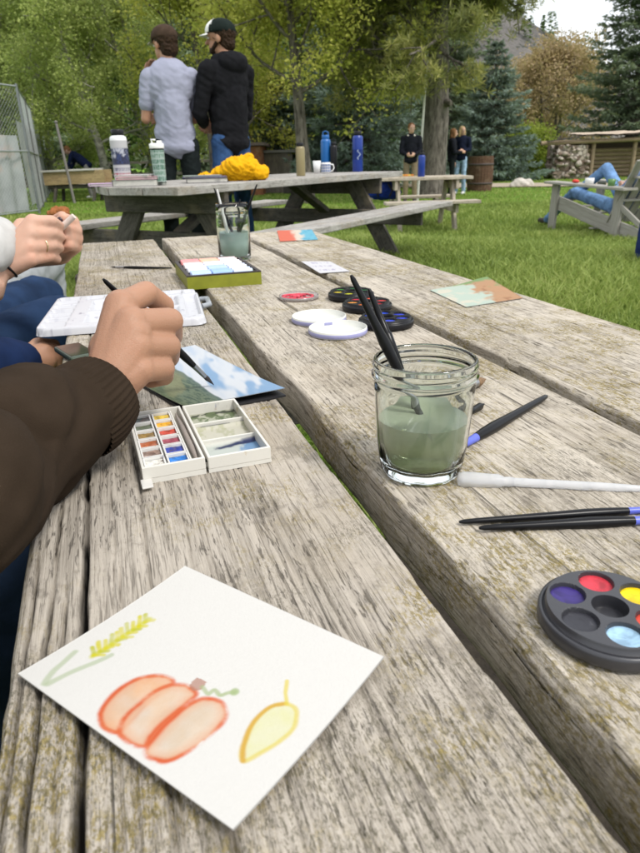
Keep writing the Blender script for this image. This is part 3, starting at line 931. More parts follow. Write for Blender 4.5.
# ------------------------------------------------------------------ the right-hand table further back
def table3():
    a = D(474, 182, 9.0); z0 = .0; top = .70
    root = thing('picnic_table', 'small tan picnic table beside the pine trunk with one blue bottle', 'table', (a.x - 1.22, a.y, z0), R(2), 'picnic tables')
    for k in range(3):
        beam('tabletop_board', root, (0, .11 + k * .235, top - .02), (1.22, .11 + k * .235, top - .02), .228, .04, WOOD_TAN)
    table_frame(root, 0, 1.22, .35, .72, top, .04, WOOD_TAN, WOOD_TAN, bench_out=.2, bench_w=.24, bench_h=.42, legs_in=.2, brace=False)
    return root, top
T3, T3z = table3()

# dark brown patch: shade under the near table put into the ground colour
m = NT('painted_shade'); v = m.coord(rand=False)
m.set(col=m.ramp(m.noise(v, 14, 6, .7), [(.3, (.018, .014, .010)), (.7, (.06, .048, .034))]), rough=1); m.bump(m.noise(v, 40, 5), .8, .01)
def ground_shade():
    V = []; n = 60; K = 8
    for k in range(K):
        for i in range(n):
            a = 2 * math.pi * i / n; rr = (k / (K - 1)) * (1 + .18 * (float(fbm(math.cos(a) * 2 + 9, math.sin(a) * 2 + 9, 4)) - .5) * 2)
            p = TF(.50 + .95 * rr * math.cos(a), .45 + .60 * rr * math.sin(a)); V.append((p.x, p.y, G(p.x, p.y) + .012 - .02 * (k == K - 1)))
    tag(link('shade_patch', np_mesh('shade_patch', V, grid_faces(K, n, True)), m.mat), 'bare trodden earth under the near table', kind='structure')
ground_shade()
# ================================================================== THINGS ON THE NEAR TABLE
def lin(*c): return np.array(srgb(*c))

def seg_dist(X, Y, pts):
    d = np.full(X.shape, 1e9)
    for (ax, ay), (bx, by) in zip(pts[:-1], pts[1:]):
        vx, vy = bx - ax, by - ay; L = vx * vx + vy * vy + 1e-12
        t = np.clip(((X - ax) * vx + (Y - ay) * vy) / L, 0, 1)
        d = np.minimum(d, np.hypot(X - ax - t * vx, Y - ay - t * vy))
    return d

def inside(X, Y, pts):
    c = np.zeros(X.shape, bool); n = len(pts)
    for i in range(n):
        (x1, y1), (x2, y2) = pts[i], pts[(i + 1) % n]
        c ^= ((y1 > Y) != (y2 > Y)) & (X < (x2 - x1) * (Y - y1) / ((y2 - y1) or 1e-9) + x1)
    return c

def spline(pts, closed=True, k=6):
    out = []; n = len(pts)
    rg = range(n) if closed else range(n - 1)
    for i in rg:
        p0, p1, p2, p3 = (pts[(i + j - 1) % n] if closed else pts[min(max(i + j - 1, 0), n - 1)] for j in range(4))
        for s in range(k):
            t = s / k
            out.append(tuple(.5 * ((2 * b) + (-a + c) * t + (2 * a - 5 * b + 4 * c - d) * t * t + (-a + 3 * b - 3 * c + d) * t ** 3) for a, b, c, d in zip(p0, p1, p2, p3)))
    if not closed: out.append(tuple(pts[-1]))
    return out

def blend(C, col, a):
    a = np.clip(a, 0, 1)[:, None]
    return C * (1 - a) + np.array(col) * a

# ------------------------------------------------------------------ pumpkin card
def card():
    cpx = [(20, 682), (186, 573), (384, 665), (235, 845)]
    cw = [P(*c) for c in cpx]
    o = (cw[0] + cw[2]) / 2
    ex = (cw[1] - cw[0]); ex.normalize(); rz = math.atan2(ex.y, ex.x)
    inv = Matrix.Rotation(-rz, 3, 'Z')
    tl = lambda p: (inv @ (p - o))
    q = [tl(c) for c in cw]; z = .0022
    q = [(c.x, c.y, z) for c in q]
    def T(pts): return [(tl(P(*p)).x, tl(P(*p)).y) for p in pts]
    lobes = [spline(T([(102, 728), (107, 712), (120, 697), (138, 686), (160, 682), (174, 688), (166, 697), (146, 714), (133, 730), (122, 742), (110, 740)])),
             spline(T([(122, 740), (128, 725), (145, 708), (165, 694), (185, 692), (197, 701), (186, 712), (168, 728), (153, 745), (147, 757), (135, 756), (125, 748)])),
             spline(T([(147, 764), (155, 748), (168, 732), (185, 716), (203, 706), (221, 709), (227, 722), (221, 734), (208, 748), (190, 762), (172, 771), (156, 771)]))]
    stem = T([(190, 692), (198, 684), (207, 689), (202, 697), (193, 698)])
    vine = spline(T([(203, 694), (209, 701), (215, 697), (221, 702), (228, 700), (235, 699)]), False)
    leaf = spline(T([(244, 771), (246, 750), (255, 729), (270, 714), (286, 711), (297, 718), (295, 735), (280, 750), (262, 762)]))
    lst = T([(288, 688), (286, 700), (287, 712)])
    lleft = spline(T([(244, 771), (246, 750), (255, 729), (270, 714), (286, 711)]), False)
    st1 = spline(T([(47, 692), (56, 678), (76, 658)]), False); st2 = spline(T([(50, 693), (72, 680), (100, 667), (112, 661)]), False)
    ear = T([(94, 662), (150, 625)])
    ears = []
    for i in range(10):
        f = i / 9.; x = 95 + 51 * f; y = 661 - 33 * f
        for s in (-1, 1):
            jx_ = 1.4 * math.sin(i * 5.1 + s); ears.append(T([(x, y), (x + 3 + jx_ + s * 3.2 + (2 if s > 0 else 0), y - 5.0 + s * 4.2 + 1.2 * math.cos(i * 3.7 + s))]))
    qa = np.array(q)
    def fn(s, t):
        S = s[:, None]; Tt = t[:, None]
        V = qa[0] * (1 - S) * (1 - Tt) + qa[1] * S * (1 - Tt) + qa[2] * S * Tt + qa[3] * (1 - S) * Tt
        X, Y = V[:, 0], V[:, 1]
        n1 = fbm(X * 160 + 50, Y * 160 + 50, 1, 4); n2 = fbm(X * 700 + 50, Y * 700 + 50, 2, 3); n3 = fbm(X * 60 + 9, Y * 60 + 9, 3, 3)
        Xw = X + .0007 * (n1 - .5) * 2; Yw = Y + .0007 * (n3 - .5) * 2
        C = np.tile(lin(246, 243, 236), (len(X), 1)) * (1 - .03 * n2)[:, None]
        for i, lb in enumerate(lobes):
            ins = inside(Xw, Yw, lb); d = seg_dist(Xw, Yw, lb + lb[:1])
            C = blend(C, lin(*((244, 198, 158), (240, 208, 176), (238, 212, 182))[i]), ins * (.85 + .5 * (n1 - .5)))
            C = blend(C, lin(204, 190, 172), ins * sstep(.55, .72, n3) * .22)
            C = blend(C, lin(240, 164, 116), ins * sstep(.006, .0, d) * .45)
            C = blend(C, lin(232, 116, 66), sstep(.0012 + .0012 * n3, .0003, d) * sstep(.25, .62, .6 * n1 + .4 * n3) * .95)
            C = blend(C, lin(226, 96, 48), sstep(.0009, .0002, d) * sstep(.48, .7, n3) * .7)
        C = blend(C, lin(188, 130, 105), inside(Xw, Yw, stem) * .75)
        C = blend(C, lin(180, 195, 140), sstep(.0014, .0005, seg_dist(Xw, Yw, vine)) * (.5 + .5 * n1))
        e = vine[-1]; C = blend(C, lin(176, 196, 134), sstep(.0024, .0014, np.hypot(Xw - e[0], Yw - e[1])) * .8)
        C = blend(C, lin(238, 236, 178), inside(Xw, Yw, leaf) * (.72 + .5 * (n1 - .5)))
        dl = seg_dist(Xw, Yw, leaf + leaf[:1])
        C = blend(C, lin(235, 214, 80), sstep(.0015, .0004, dl) * .7)
        C = blend(C, lin(222, 166, 40), sstep(.0015, .0004, seg_dist(Xw, Yw, lleft)) * .75)
        C = blend(C, lin(238, 218, 90), sstep(.0012, .0005, seg_dist(Xw, Yw, lst)) * .8)
        for st in (st1, st2): C = blend(C, lin(196, 208, 172), sstep(.0026 - .0012 * n3, .0008, seg_dist(Xw, Yw, st)) * .75)
        C = blend(C, lin(222, 220, 90), sstep(.0024, .0006, seg_dist(Xw, Yw, ear)) * .75)
        for k, e in enumerate(ears): C = blend(C, lin(226, 216, 30) if k % 3 else lin(205, 205, 50), sstep(.0016, .0005, seg_dist(Xw, Yw, e)) * (.35 + .8 * n1))
        return C
    root = thing('painted_card', 'white card with a watercolour pumpkin, wheat ear and yellow leaf', 'painting', o, rz)
    bend = lambda s, t: .0035 * (2 * s - 1) ** 2 * .5 + .0025 * t * (1 - s)
    sheet_mesh('paper', q, fn, root, 300, 250, .0006, bend)
card()

def paper(name, label, cat, pxs, fn, nu=60, nv=60, th=.0004, lift=.0012, group=None, bend=None, tz=TZ):
    cw = [P(x, y, tz) for x, y in pxs]
    o = sum(cw, Vector()) / 4; o.z = tz
    e = cw[1] - cw[0]; rz = math.atan2(e.y, e.x); inv = Matrix.Rotation(-rz, 3, 'Z')
    q = [tuple(inv @ (c - o) + Vector((0, 0, lift))) for c in cw]
    root = thing(name, label, cat, o, rz, group)
    sheet_mesh('paper', q, fn, root, nu, nv, th, bend)
    return root

# landscape sheet being painted, on a dark drawing block
def landscape(s, t):
    # s: left -> right along the far edge, t: far -> near
    n = fbm(s * 3 + 3, t * 5 - s * 3 + 9, 4, 3); n2 = fbm(s * 30 + 3, t * 60 + 3, 6, 3); n3 = fbm(s * 3 + 30, t * 7 - s * 4 + 9, 8, 3)
    C = np.tile(lin(150, 185, 220), (len(s), 1)); C = blend(C, lin(232, 236, 240), sstep(.42, .62, n + .25 * n3))
    C = blend(C, lin(186, 208, 232), sstep(.5, .8, n3) * .6)
    hor = .52 + .10 * s + .10 * (fbm(s * 4 + 2, s * 0 + 1, 3) - .5) - .35 * (1 - s) * .3
    land = sstep(0, .02, t - hor)
    L = np.tile(lin(120, 135, 110), (len(s), 1)); L = blend(L, lin(78, 98, 82), sstep(.5, .62, n2)); L = blend(L, lin(150, 150, 110), sstep(.55, .7, n3) * .7)
    L = blend(L, lin(98, 120, 120), sstep(.12, .0, t - hor) * .6); L = blend(L, lin(96, 106, 62), sstep(.25, .45, t - hor) * .7)
    C = C * (1 - land[:, None]) + L * land[:, None]
    edge = (s < .015) | (s > .985) | (t < .015) | (t > .985)
    return blend(C, lin(236, 236, 232), edge * .0)
def block():
    pxs = [(192, 346), (281, 398), (222, 424), (120, 424)]
    far_l = TF(.738, .081); far_r = TF(.533, .135); near_r = TF(.522, .045); near_l = TF(.700, -.02)
    cw = [far_l, far_r, near_r, near_l]
    o = sum(cw, Vector()) / 4; e = cw[1] - cw[0]; rz = math.atan2(e.y, e.x); inv = Matrix.Rotation(-rz, 3, 'Z')
    root = thing('sketchbook', 'dark-backed sheet with a half-finished sky and green hills landscape', 'painting', o, rz)
    lc = [inv @ (c - o) for c in cw]
    MB().prism([(c.x, c.y) for c in lc][::-1], .001, .0028).build('backing', flat('black_board', (.012, .012, .015), .6), root)
    q = [(c.x * .996, c.y * .996, .0030) for c in lc]
    sheet_mesh('paper', q, landscape, root, 140, 120, .0004, lambda s, t: .004 * s ** 4 + .002 * (1 - t) * s)
block()

def coral(s, t):
    n = fbm(s * 8 + 2, t * 8 + 2, 2, 3)
    C = np.tile(lin(238, 120, 92), (len(s), 1)); C = blend(C, lin(240, 225, 205), sstep(.35, .5, s + .2 * (n - .5))); C = blend(C, lin(120, 198, 222), sstep(.55, .7, s + .25 * (n - .5)))
    return blend(C, lin(70, 170, 205), sstep(.6, .75, n) * sstep(.55, .7, s))
paper('painted_card', 'small sheet washed from coral to turquoise at the far end', 'painting', [(277, 231), (312, 230), (318, 240), (280, 242)], coral)
def slip(s, t):
    n = fbm(s * 26 + 2, t * 5 + 2, 2, 3)
    C = np.tile(lin(240, 238, 240), (len(s), 1)); C = blend(C, lin(170, 160, 200), sstep(.55, .6, n) * (np.abs(((t * 3.2) % 1) - .5) < .18) * (s > .12) * (s < .85)); return C
paper('paper_slip', 'small white printed slip of paper lying behind the paint discs', 'paper slip', [(301, 262), (330, 262), (350, 272), (320, 274)], slip)
def corner(s, t):
    n = fbm(s * 5 + 8, t * 5 + 2, 5, 4)
    C = np.tile(lin(206, 222, 205), (len(s), 1)); C = blend(C, lin(232, 226, 205), sstep(.45, .6, n)); C = blend(C, lin(204, 150, 104), sstep(.42, .55, s * .8 + t * .1 + .5 * (n - .5)) * .9)
    C = blend(C, lin(130, 172, 110), sstep(.72, .9, t * -.8 + s * .3 + .8 * n + .25) * .9); C = blend(C, lin(170, 120, 84), sstep(.6, .75, fbm(s * 12, t * 12, 9)) * sstep(.45, .6, s) * .7); return C
paper('painted_card', 'unfinished green and tan landscape sheet near the right table edge', 'painting', [(430, 291), (487, 281), (523, 299), (466, 308)], corner, bend=lambda s, t: .006 * (1 - t) * sstep(.3, 1, s))
paper('paper_note', 'tiny cream square note beyond the white palette', 'paper slip', [(77, 298), (96, 296), (98, 308), (78, 309)], lambda s, t: blend(np.tile(lin(236, 234, 222), (len(s), 1)), lin(205, 200, 175), sstep(.55, .7, fbm(s * 8, t * 8, 4)) * .5), 20, 20)

# ------------------------------------------------------------------ plastics and glass
WHITE_PL = flat('white_plastic', (.78, .77, .74), .35, .03, 40, .03)
def stained(name, base):
    m = NT(name); v = m.coord(); n = m.noise(v, 70, 5, .7); n2 = m.noise(v, 30, 3); big = m.noise(v, 22, 3)
    st = m.ramp(n2, [(.40, (.10, .16, .34)), (.48, (.30, .16, .08)), (.55, (.12, .16, .08)), (.62, (.42, .26, .06))])
    c = m.mix(m.math('MULTIPLY', m.math('MULTIPLY', m.step(n, .55, .66), m.step(big, .48, .6)), .6), base, st)
    m.set(col=c, rough=.4); m.bump(m.noise(v, 300, 2), .05, .001)
    return m.mat
CREAM_PL = stained('cream_plastic', (.66, .64, .58)); PAN_PL = stained('pan_plastic', (.70, .69, .66))
BLACK_PL = flat('black_plastic', (.010, .010, .012), .35, .1, 40, .02, spec=.25)
BLACK_LAC = flat('black_lacquer', (.006, .006, .007), .28, .1, 40, 0, spec=.22)
STEEL = flat('ferrule_metal', (.35, .35, .36), .3, .05, 80, 0, 1)
BLUE_BAND = flat('blue_band', (.10, .13, .55), .35, .1, 60, 0)
HAIR_DK = flat('bristle_dark', (.03, .022, .018), .6, .3, 300, .3)
HAIR_TAN = flat('bristle_tan', (.20, .12, .06), .7, .3, 300, .4)

def glass_mat(name, tint=(.93, .97, .95), rough=.02, ior=1.45):
    m = NT(name); m.set(col=tint, rough=rough, trans=1.0, ior=ior)
    v = m.coord(); m.bump(m.noise(v, 35, 2), .12, .002)
    return m.mat
GLASS = glass_mat('jar_glass')
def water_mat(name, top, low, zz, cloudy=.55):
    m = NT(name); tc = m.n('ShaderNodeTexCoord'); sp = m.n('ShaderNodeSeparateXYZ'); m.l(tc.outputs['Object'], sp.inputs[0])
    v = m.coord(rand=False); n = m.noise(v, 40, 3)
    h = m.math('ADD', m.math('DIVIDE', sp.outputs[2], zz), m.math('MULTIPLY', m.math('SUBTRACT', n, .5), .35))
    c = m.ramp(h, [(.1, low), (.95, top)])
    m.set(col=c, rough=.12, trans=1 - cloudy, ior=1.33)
    return m.mat

def brush(name, label, p_tip, p_end, r=.0032, hair=.016, ferr=.018, hairmat=None, band=False, group='paintbrushes', handle=None, flat_tip=False, label_cat='paintbrush'):
    """brush whose hair ends at p_tip and whose handle ends at p_end"""
    p_tip = Vector(p_tip); p_end = Vector(p_end); a = p_end - p_tip; L = a.length; a.normalize()
    root = thing(name, label, label_cat, p_tip, 0, group)
    root.rotation_mode = 'QUATERNION'; root.rotation_quaternion = a.to_track_quat('Z', 'Y')
    MB().lathe([(.0002, 0), (r * .35, hair * .3), (r * .7, hair * .7), (r * .62, hair)], 12).build('bristles', hairmat or HAIR_DK, root)
    MB().lathe([(r * .64, hair - .001), (r * .72, hair + ferr * .3), (r * .70, hair + ferr * .34), (r * .8, hair + ferr)], 14).build('ferrule', BLUE_BAND if band else STEEL, root)
    z = hair + ferr
    MB().lathe([(r * .8, z - .001), (r * 1.0, z + .01), (r * 1.1, z + .025), (r * .9, z + (L - z) * .45), (r * .62, L - .012), (r * .5, L - .003), (r * .25, L)], 14).build('handle', handle or BLACK_LAC, root)
    return root

def lie(px, py, h=.0035):  # a point lying on the near table
    return P(px, py, TZ + h)

# ------------------------------------------------------------------ near jar
def jar1():
    b = P(420, 490); hd = Vector((b.x, b.y, 0)).normalized()
    c = Vector((b.x, b.y, TZ)) + hd * .0270; c.z = TZ + .001
    top = D(423, 357, c.y).z - TZ
    H = top - .001
    root = thing('glass_jar', 'large clear glass jar of murky green rinse water', 'jar', c, 0, 'rinse water jars')
    k = .0338 / .0338
    outer = [(.0001, .0), (.021, 0), (.0255, .0008), (.0275, .004), (.0285, .009), (.0305, H * .3), (.0318, H * .55), (.0325, H * .72), (.0328, H * .80), (.0322, H * .825), (.0330, H * .845), (.0345, H * .862), (.0345, H * .878), (.0333, H * .890), (.0333, H * .93), (.0340, H * .945), (.0340, H * .958), (.0332, H * .97), (.0332, H * .99), (.0324, H)]
    inner = [(.0312, H * .998), (.0309, H * .97), (.0308, H * .84), (.0304, H * .72), (.0296, H * .5), (.0284, H * .3), (.0266, .012), (.0245, .0075), (.015, .0065), (.0001, .006)]
    # faceted lower body like a tumbler
    mb = MB(); prof = outer + inner; n = 48; vs = []
    for r, z in prof:
        for i in range(n):
            t = 2 * math.pi * i / n
            f = 1 - .028 * max(0, 1 - z / (H * .75)) * (1 - abs(math.cos(6 * t))) if r > .01 else 1
            vs.append((r * f * math.cos(t), r * f * math.sin(t), z))
    fs = [tuple(q) for q in grid_faces(len(prof), n, True)]
    mb.add(vs, fs, 0, True); mb.build('glass', GLASS, root)
    wh = H * .50
    wp = [(.0001, .0072), (.0145, .0075), (.0235, .0088), (.0253, .013), (.0262, .02), (.0278, H * .33), (.0289, wh - .0004), (.0289, wh), (.0280, wh), (.0001, wh)]
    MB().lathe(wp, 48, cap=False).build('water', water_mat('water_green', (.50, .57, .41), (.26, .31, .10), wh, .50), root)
    # two brushes leaning to the left rim, bristles down in the water
    for (ex, ey, F, dx, dy, lab) in ((351, 275, c.y + .012, .006, .004, 'taller black brush handle leaning left out of the large jar'), (369, 289, c.y + .030, .003, .012, 'shorter black brush handle standing behind the taller one in the large jar')):
        e = D(ex, ey, F)
        tip = Vector((c.x + dx, c.y + dy, TZ + .026))
        brush('paintbrush', lab, tip, e, .0034, .024, .022, flat('bristle_wet', (.04, .045, .04), .3, .2, 300, .2), False, 'brushes standing in the large jar')
    return c, H
J1, J1H = jar1()

def jar2():
    b = P(236, 263); c = b + Vector((-.005, .036, 0)); c.z = TZ + .001
    s = 640 / 1.50
    H = .118
    root = thing('glass_jar', 'smaller far glass jar of teal rinse water near the pastel box', 'jar', c, 0, 'rinse water jars')
    prof = [(.0001, 0), (.030, 0), (.034, .004), (.035, .01), (.0355, H * .7), (.0350, H * .80), (.0335, H * .84), (.0350, H * .86), (.0335, H * .90), (.0345, H * .93), (.0335, H), (.0315, H), (.0315, H * .82), (.033, H * .7), (.0325, .012), (.029, .008), (.0001, .007)]
    MB().lathe(prof, 40, cap=False).build('glass', GLASS, root)
    wh = H * .50
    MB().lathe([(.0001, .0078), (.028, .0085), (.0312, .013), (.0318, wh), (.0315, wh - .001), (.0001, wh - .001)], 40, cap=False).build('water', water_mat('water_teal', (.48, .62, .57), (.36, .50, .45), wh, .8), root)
    for ex, ey, dy, dx, lab, hm in ((214, 188, .02, .012, 'black brush leaning left out of the far jar', None), (240, 199, .015, .004, 'upright black brush in the middle of the far jar', None), (257, 184, .0, -.008, 'black brush leaning right out of the far jar', None),
                            (217, 189, -.015, -.004, 'white-handled brush leaning left in the far jar', flat('white_handle', (.7, .7, .68), .3, .05, 50, 0))):
        e = D(ex, ey, c.y + dy); tip = Vector((c.x + dx, c.y + dy * .3, TZ + .014))
        brush('paintbrush', lab, tip, e, .0032, .02, .02, None, False, 'brushes standing in the far jar', hm)
jar2()

for _o in bpy.data.objects:
    if _o.name.startswith('water') and _o.type == 'MESH':
        for _p in _o.data.polygons:
            if _p.normal.z > .9: _p.use_smooth = False
# ------------------------------------------------------------------ pan set
def pan_set():
    o = TF(.403, .006)
    root = thing('paint_box', 'open white plastic watercolour box with twelve pans and a mixing lid', 'paint box', o, TROT + R(2.5)); root.scale = (.93,) * 3
    # local x away, local y left; tray on the left, lid on the right
    def tray(name, y0, y1, L, h, floor, tilt=0):
        t = .0022; mb = MB(); yc = (y0 + y1) / 2; W = y1 - y0
        mb.box((L / 2, yc, floor / 2), (L, W, floor))
        mb.box((t / 2, yc, (h + floor) / 2), (t, W, h - floor), bev=.0006); mb.box((L - t / 2, yc, (h + floor) / 2), (t, W, h - floor), bev=.0006)
        mb.box((L / 2, y0 + t / 2, (h + floor) / 2), (L - 2 * t, t, h - floor), bev=.0006); mb.box((L / 2, y1 - t / 2, (h + floor) / 2), (L - 2 * t, t, h - floor), bev=.0006)
        return mb
    L = .118
    tb = tray('t', -.040, .006, L, .0135, .004)
    tb.box((L / 2, -.0305, .0075), (L - .006, .0012, .008))
    base = tb.build('tray', CREAM_PL, root)
    cols = [[(225, 222, 212), (150, 125, 112), (178, 98, 58), (150, 120, 60), (90, 100, 72), (70, 82, 78)],
            [(40, 120, 200), (50, 70, 160), (150, 70, 85), (205, 75, 55), (225, 165, 40), (225, 190, 60)]]
    for ci in range(2):
        for r_ in range(6):
            x = .0045 + r_ * .0184; y = .0035 - ci * .0172 - .0082
            col = cols[ci][r_]
            mb = MB()
            mb.box((x + .0088, y, .0058), (.0172, .0158, .0034))
            for dx, dy, sx, sy in ((0, 0, .0012, .0158), (.016, 0, .0012, .0158), (.008, .0073, .0148, .0012), (.008, -.0073, .0148, .0012)):
                mb.box((x + .0008 + dx, y + dy, .0092), (sx, sy, .0036))
            pan = mb.build('pan', PAN_PL, base)
            pm = NT('paint_cake'); v = pm.coord(); n = pm.noise(v, 160, 5, .7); base_c = tuple(lin(*col))
            pm.set(col=pm.mix(pm.step(pm.noise(v, 90, 4, .7), .56, .70), pm.ramp(n, [(.35, tuple(c * .5 for c in base_c)), (.55, base_c), (.72, tuple(min(1, c * 1.4 + .02) for c in base_c))]), (.12, .07, .05)), rough=.35); pm.bump(n, .6, .001)
            g = 12; ss, tt = np.meshgrid(np.linspace(-1, 1, g), np.linspace(-1, 1, g), indexing='ij')
            zz = .0092 + .0010 * (fbm(ss * 2 + r_ * 5 + 9, tt * 2 + ci * 7 + 9, 3, 3) - .5) - .0012 * np.exp(-(ss ** 2 + tt ** 2) * 2)
            V = np.stack([(x + .0088 + ss * .0066).ravel(), (y + tt * .0068).ravel(), zz.ravel()], -1)
            link('paint', np_mesh('paint', V, grid_faces(g, g), True), pm.mat, pan)
    # little travel brush lying in the narrow channel
    b = MB().tube([(.008, -.0352, .008), (.03, -.0352, .0095), (.075, -.0352, .0095), (.112, -.0352, .008)], [.0012, .0024, .0022, .001], 8)
    b.build('brush_handle', flat('grey_handle', (.28, .24, .21), .4), root)
    # lid with three mixing wells, tilted up slightly
    y1, y0, h = -.0420, -.0905, .013
    lid = tray('l', y0, y1, L, h, .003)
    for xx in (.042, .080): lid.box((xx, (y0 + y1) / 2, .006), (.0016, y1 - y0 - .004, .006), bev=.0005)
    for k in range(4): lid.box((.006 + .0 * k, y1 + .0008, .006), (.006, .0018, .004))
    lo = lid.build('lid', CREAM_PL, root)
    def wells(s, t):
        n = fbm(s * 14 + 3, t * 9 + 3, 5, 4); n2 = fbm(s * 30, t * 6, 7, 3)
        C = np.tile(lin(232, 230, 218), (len(s), 1))
        g = sstep(.64, .7, s); C = blend(C, lin(176, 182, 148), g * (.4 + .6 * n)); C = blend(C, lin(104, 122, 78), g * sstep(.46, .6, n)); C = blend(C, lin(44, 52, 40), sstep(.92, .96, s) * sstep(.5, .56, n2))
        mid = sstep(.34, .38, s) * (1 - g); C = blend(C, lin(222, 218, 196), mid * .8); C = blend(C, lin(196, 196, 160), mid * sstep(.5, .65, n) * .8)
        nr = 1 - sstep(.30, .34, s); C = blend(C, lin(200, 214, 208), nr * .6); C = blend(C, lin(90, 150, 205), nr * sstep(.58, .8, t + .5 * (n - .5)) * .85)
        C = blend(C, lin(36, 50, 96), sstep(.035, .01, np.abs(s - .27 - .05 * t + .03 * (n2 - .5))) * sstep(.15, .3, t + .3 * (n - .5)))
        C = blend(C, lin(60, 70, 70), sstep(.02, .008, np.abs(s - .67)) * sstep(.4, .5, n2)); return C
    q = [(.0022, y1 - .0022, .0032), (L - .0022, y1 - .0022, .0032), (L - .0022, y0 + .0022, .0032), (.0022, y0 + .0022, .0032)]
    def fn(s, t): return wells(s, t)
    s, t = np.meshgrid(np.linspace(0, 1, 110), np.linspace(0, 1, 50), indexing='ij')
    V = np.stack([.0022 + s.ravel() * (L - .0044), y1 - .0022 + t.ravel() * (y0 - y1 + .0044), np.full(s.size, .0034) + .003 * np.exp(-((s.ravel() - .345) / .02) ** 2) + .003 * np.exp(-((s.ravel() - .66) / .02) ** 2)], -1)
    color_grid(V, grid_faces(110, 50), fn(s.ravel(), t.ravel()), 'mixing_surface', MAT_PRINT, lo)
    # thumb tab at the near left corner
    MB().box((-.006, .004, .0035), (.014, .008, .0016), bev=.0007).build('thumb_tab', flat('clear_tab', (.62, .6, .56), .25), root)
pan_set()

# ------------------------------------------------------------------ white tray palette
def palette():
    cw = [TF(.862, -.115), TF(.845, .095), TF(1.035, .128), TF(1.09, -.06)]
    o = sum(cw, Vector()) / 4; e = cw[1] - cw[0]; rz = math.atan2(e.y, e.x); inv = Matrix.Rotation(-rz, 3, 'Z')
    root = thing('tray_palette', 'wide white plastic palette with wells along one side, stained with paint', 'palette', o, rz)
    hx, hy = .108, .108
    def fn(s, t):
        n = fbm(s * 22, t * 22, 5, 4); C = np.tile(lin(228, 228, 232), (len(s), 1))
        C = blend(C, lin(196, 196, 208), sstep(.6, .75, n) * .4); C = blend(C, lin(120, 112, 132), sstep(.70, .80, fbm(s * 40, t * 30, 9, 4)) * .6); return C * 1.2
    n = 150
    s, t = np.meshgrid(np.linspace(0, 1, n), np.linspace(0, 1, n), indexing='ij')
    s = s.ravel(); t = t.ravel(); x = (s - .5) * 2 * hx; y = (t - .5) * 2 * hy
    def well(cx, cy, a, b, dep):
        d = np.maximum(np.abs(x - cx) / a, np.abs(y - cy) / b)
        return -dep * (1 - sstep(.88, 1.0, d))
    z = np.full(len(s), .0115)
    rr = np.maximum(np.abs(x) / hx, np.abs(y) / hy)
    for i in range(7): z += well(-hx * .80, -hy * .82 + i * hy * .273, hx * .14, hy * .115, .007)
    for i in range(6): z += well(-hx * .45 + i * hx * .275, hy * .80, hx * .12, hy * .13, .007)
    z += well(hx * .12, hy * .22, hx * .58, hy * .34, .0065); z += well(hx * .12, -hy * .50, hx * .58, hy * .32, .0065)
    z += well(hx * .86, -hy * .1, hx * .08, hy * .7, .006)
    cr = np.hypot(np.maximum(np.abs(x) - hx * .85, 0), np.maximum(np.abs(y) - hy * .85, 0)) / (hx * .15)
    z -= .010 * sstep(.86, 1.0, cr)
    f = np.where(cr > 1, 1 / np.maximum(cr, 1e-6), 1)
    x = np.where(cr > 1, np.sign(x) * (hx * .85 + (np.abs(x) - hx * .85) * f), x); y = np.where(cr > 1, np.sign(y) * (hy * .85 + (np.abs(y) - hy * .85) * f), y)
    color_grid(np.stack([x, y, z], -1), grid_faces(n, n), fn(s, t), 'tray', MAT_PRINT, root, True)
    MB().box((0, 0, .0017), (hx * 1.9, hy * 1.9, .003), bev=.001).build('underside', WHITE_PL, root)
    MB().tube([(hx * 1.0, -hy * .1, .006), (hx * 1.10, -hy * .05, .007), (hx * 1.10, hy * .35, .007), (hx * 1.0, hy * .4, .006)], .004, 8).build('lid_hinge', flat('smoky_clip', (.30, .32, .34), .3), root)
palette()

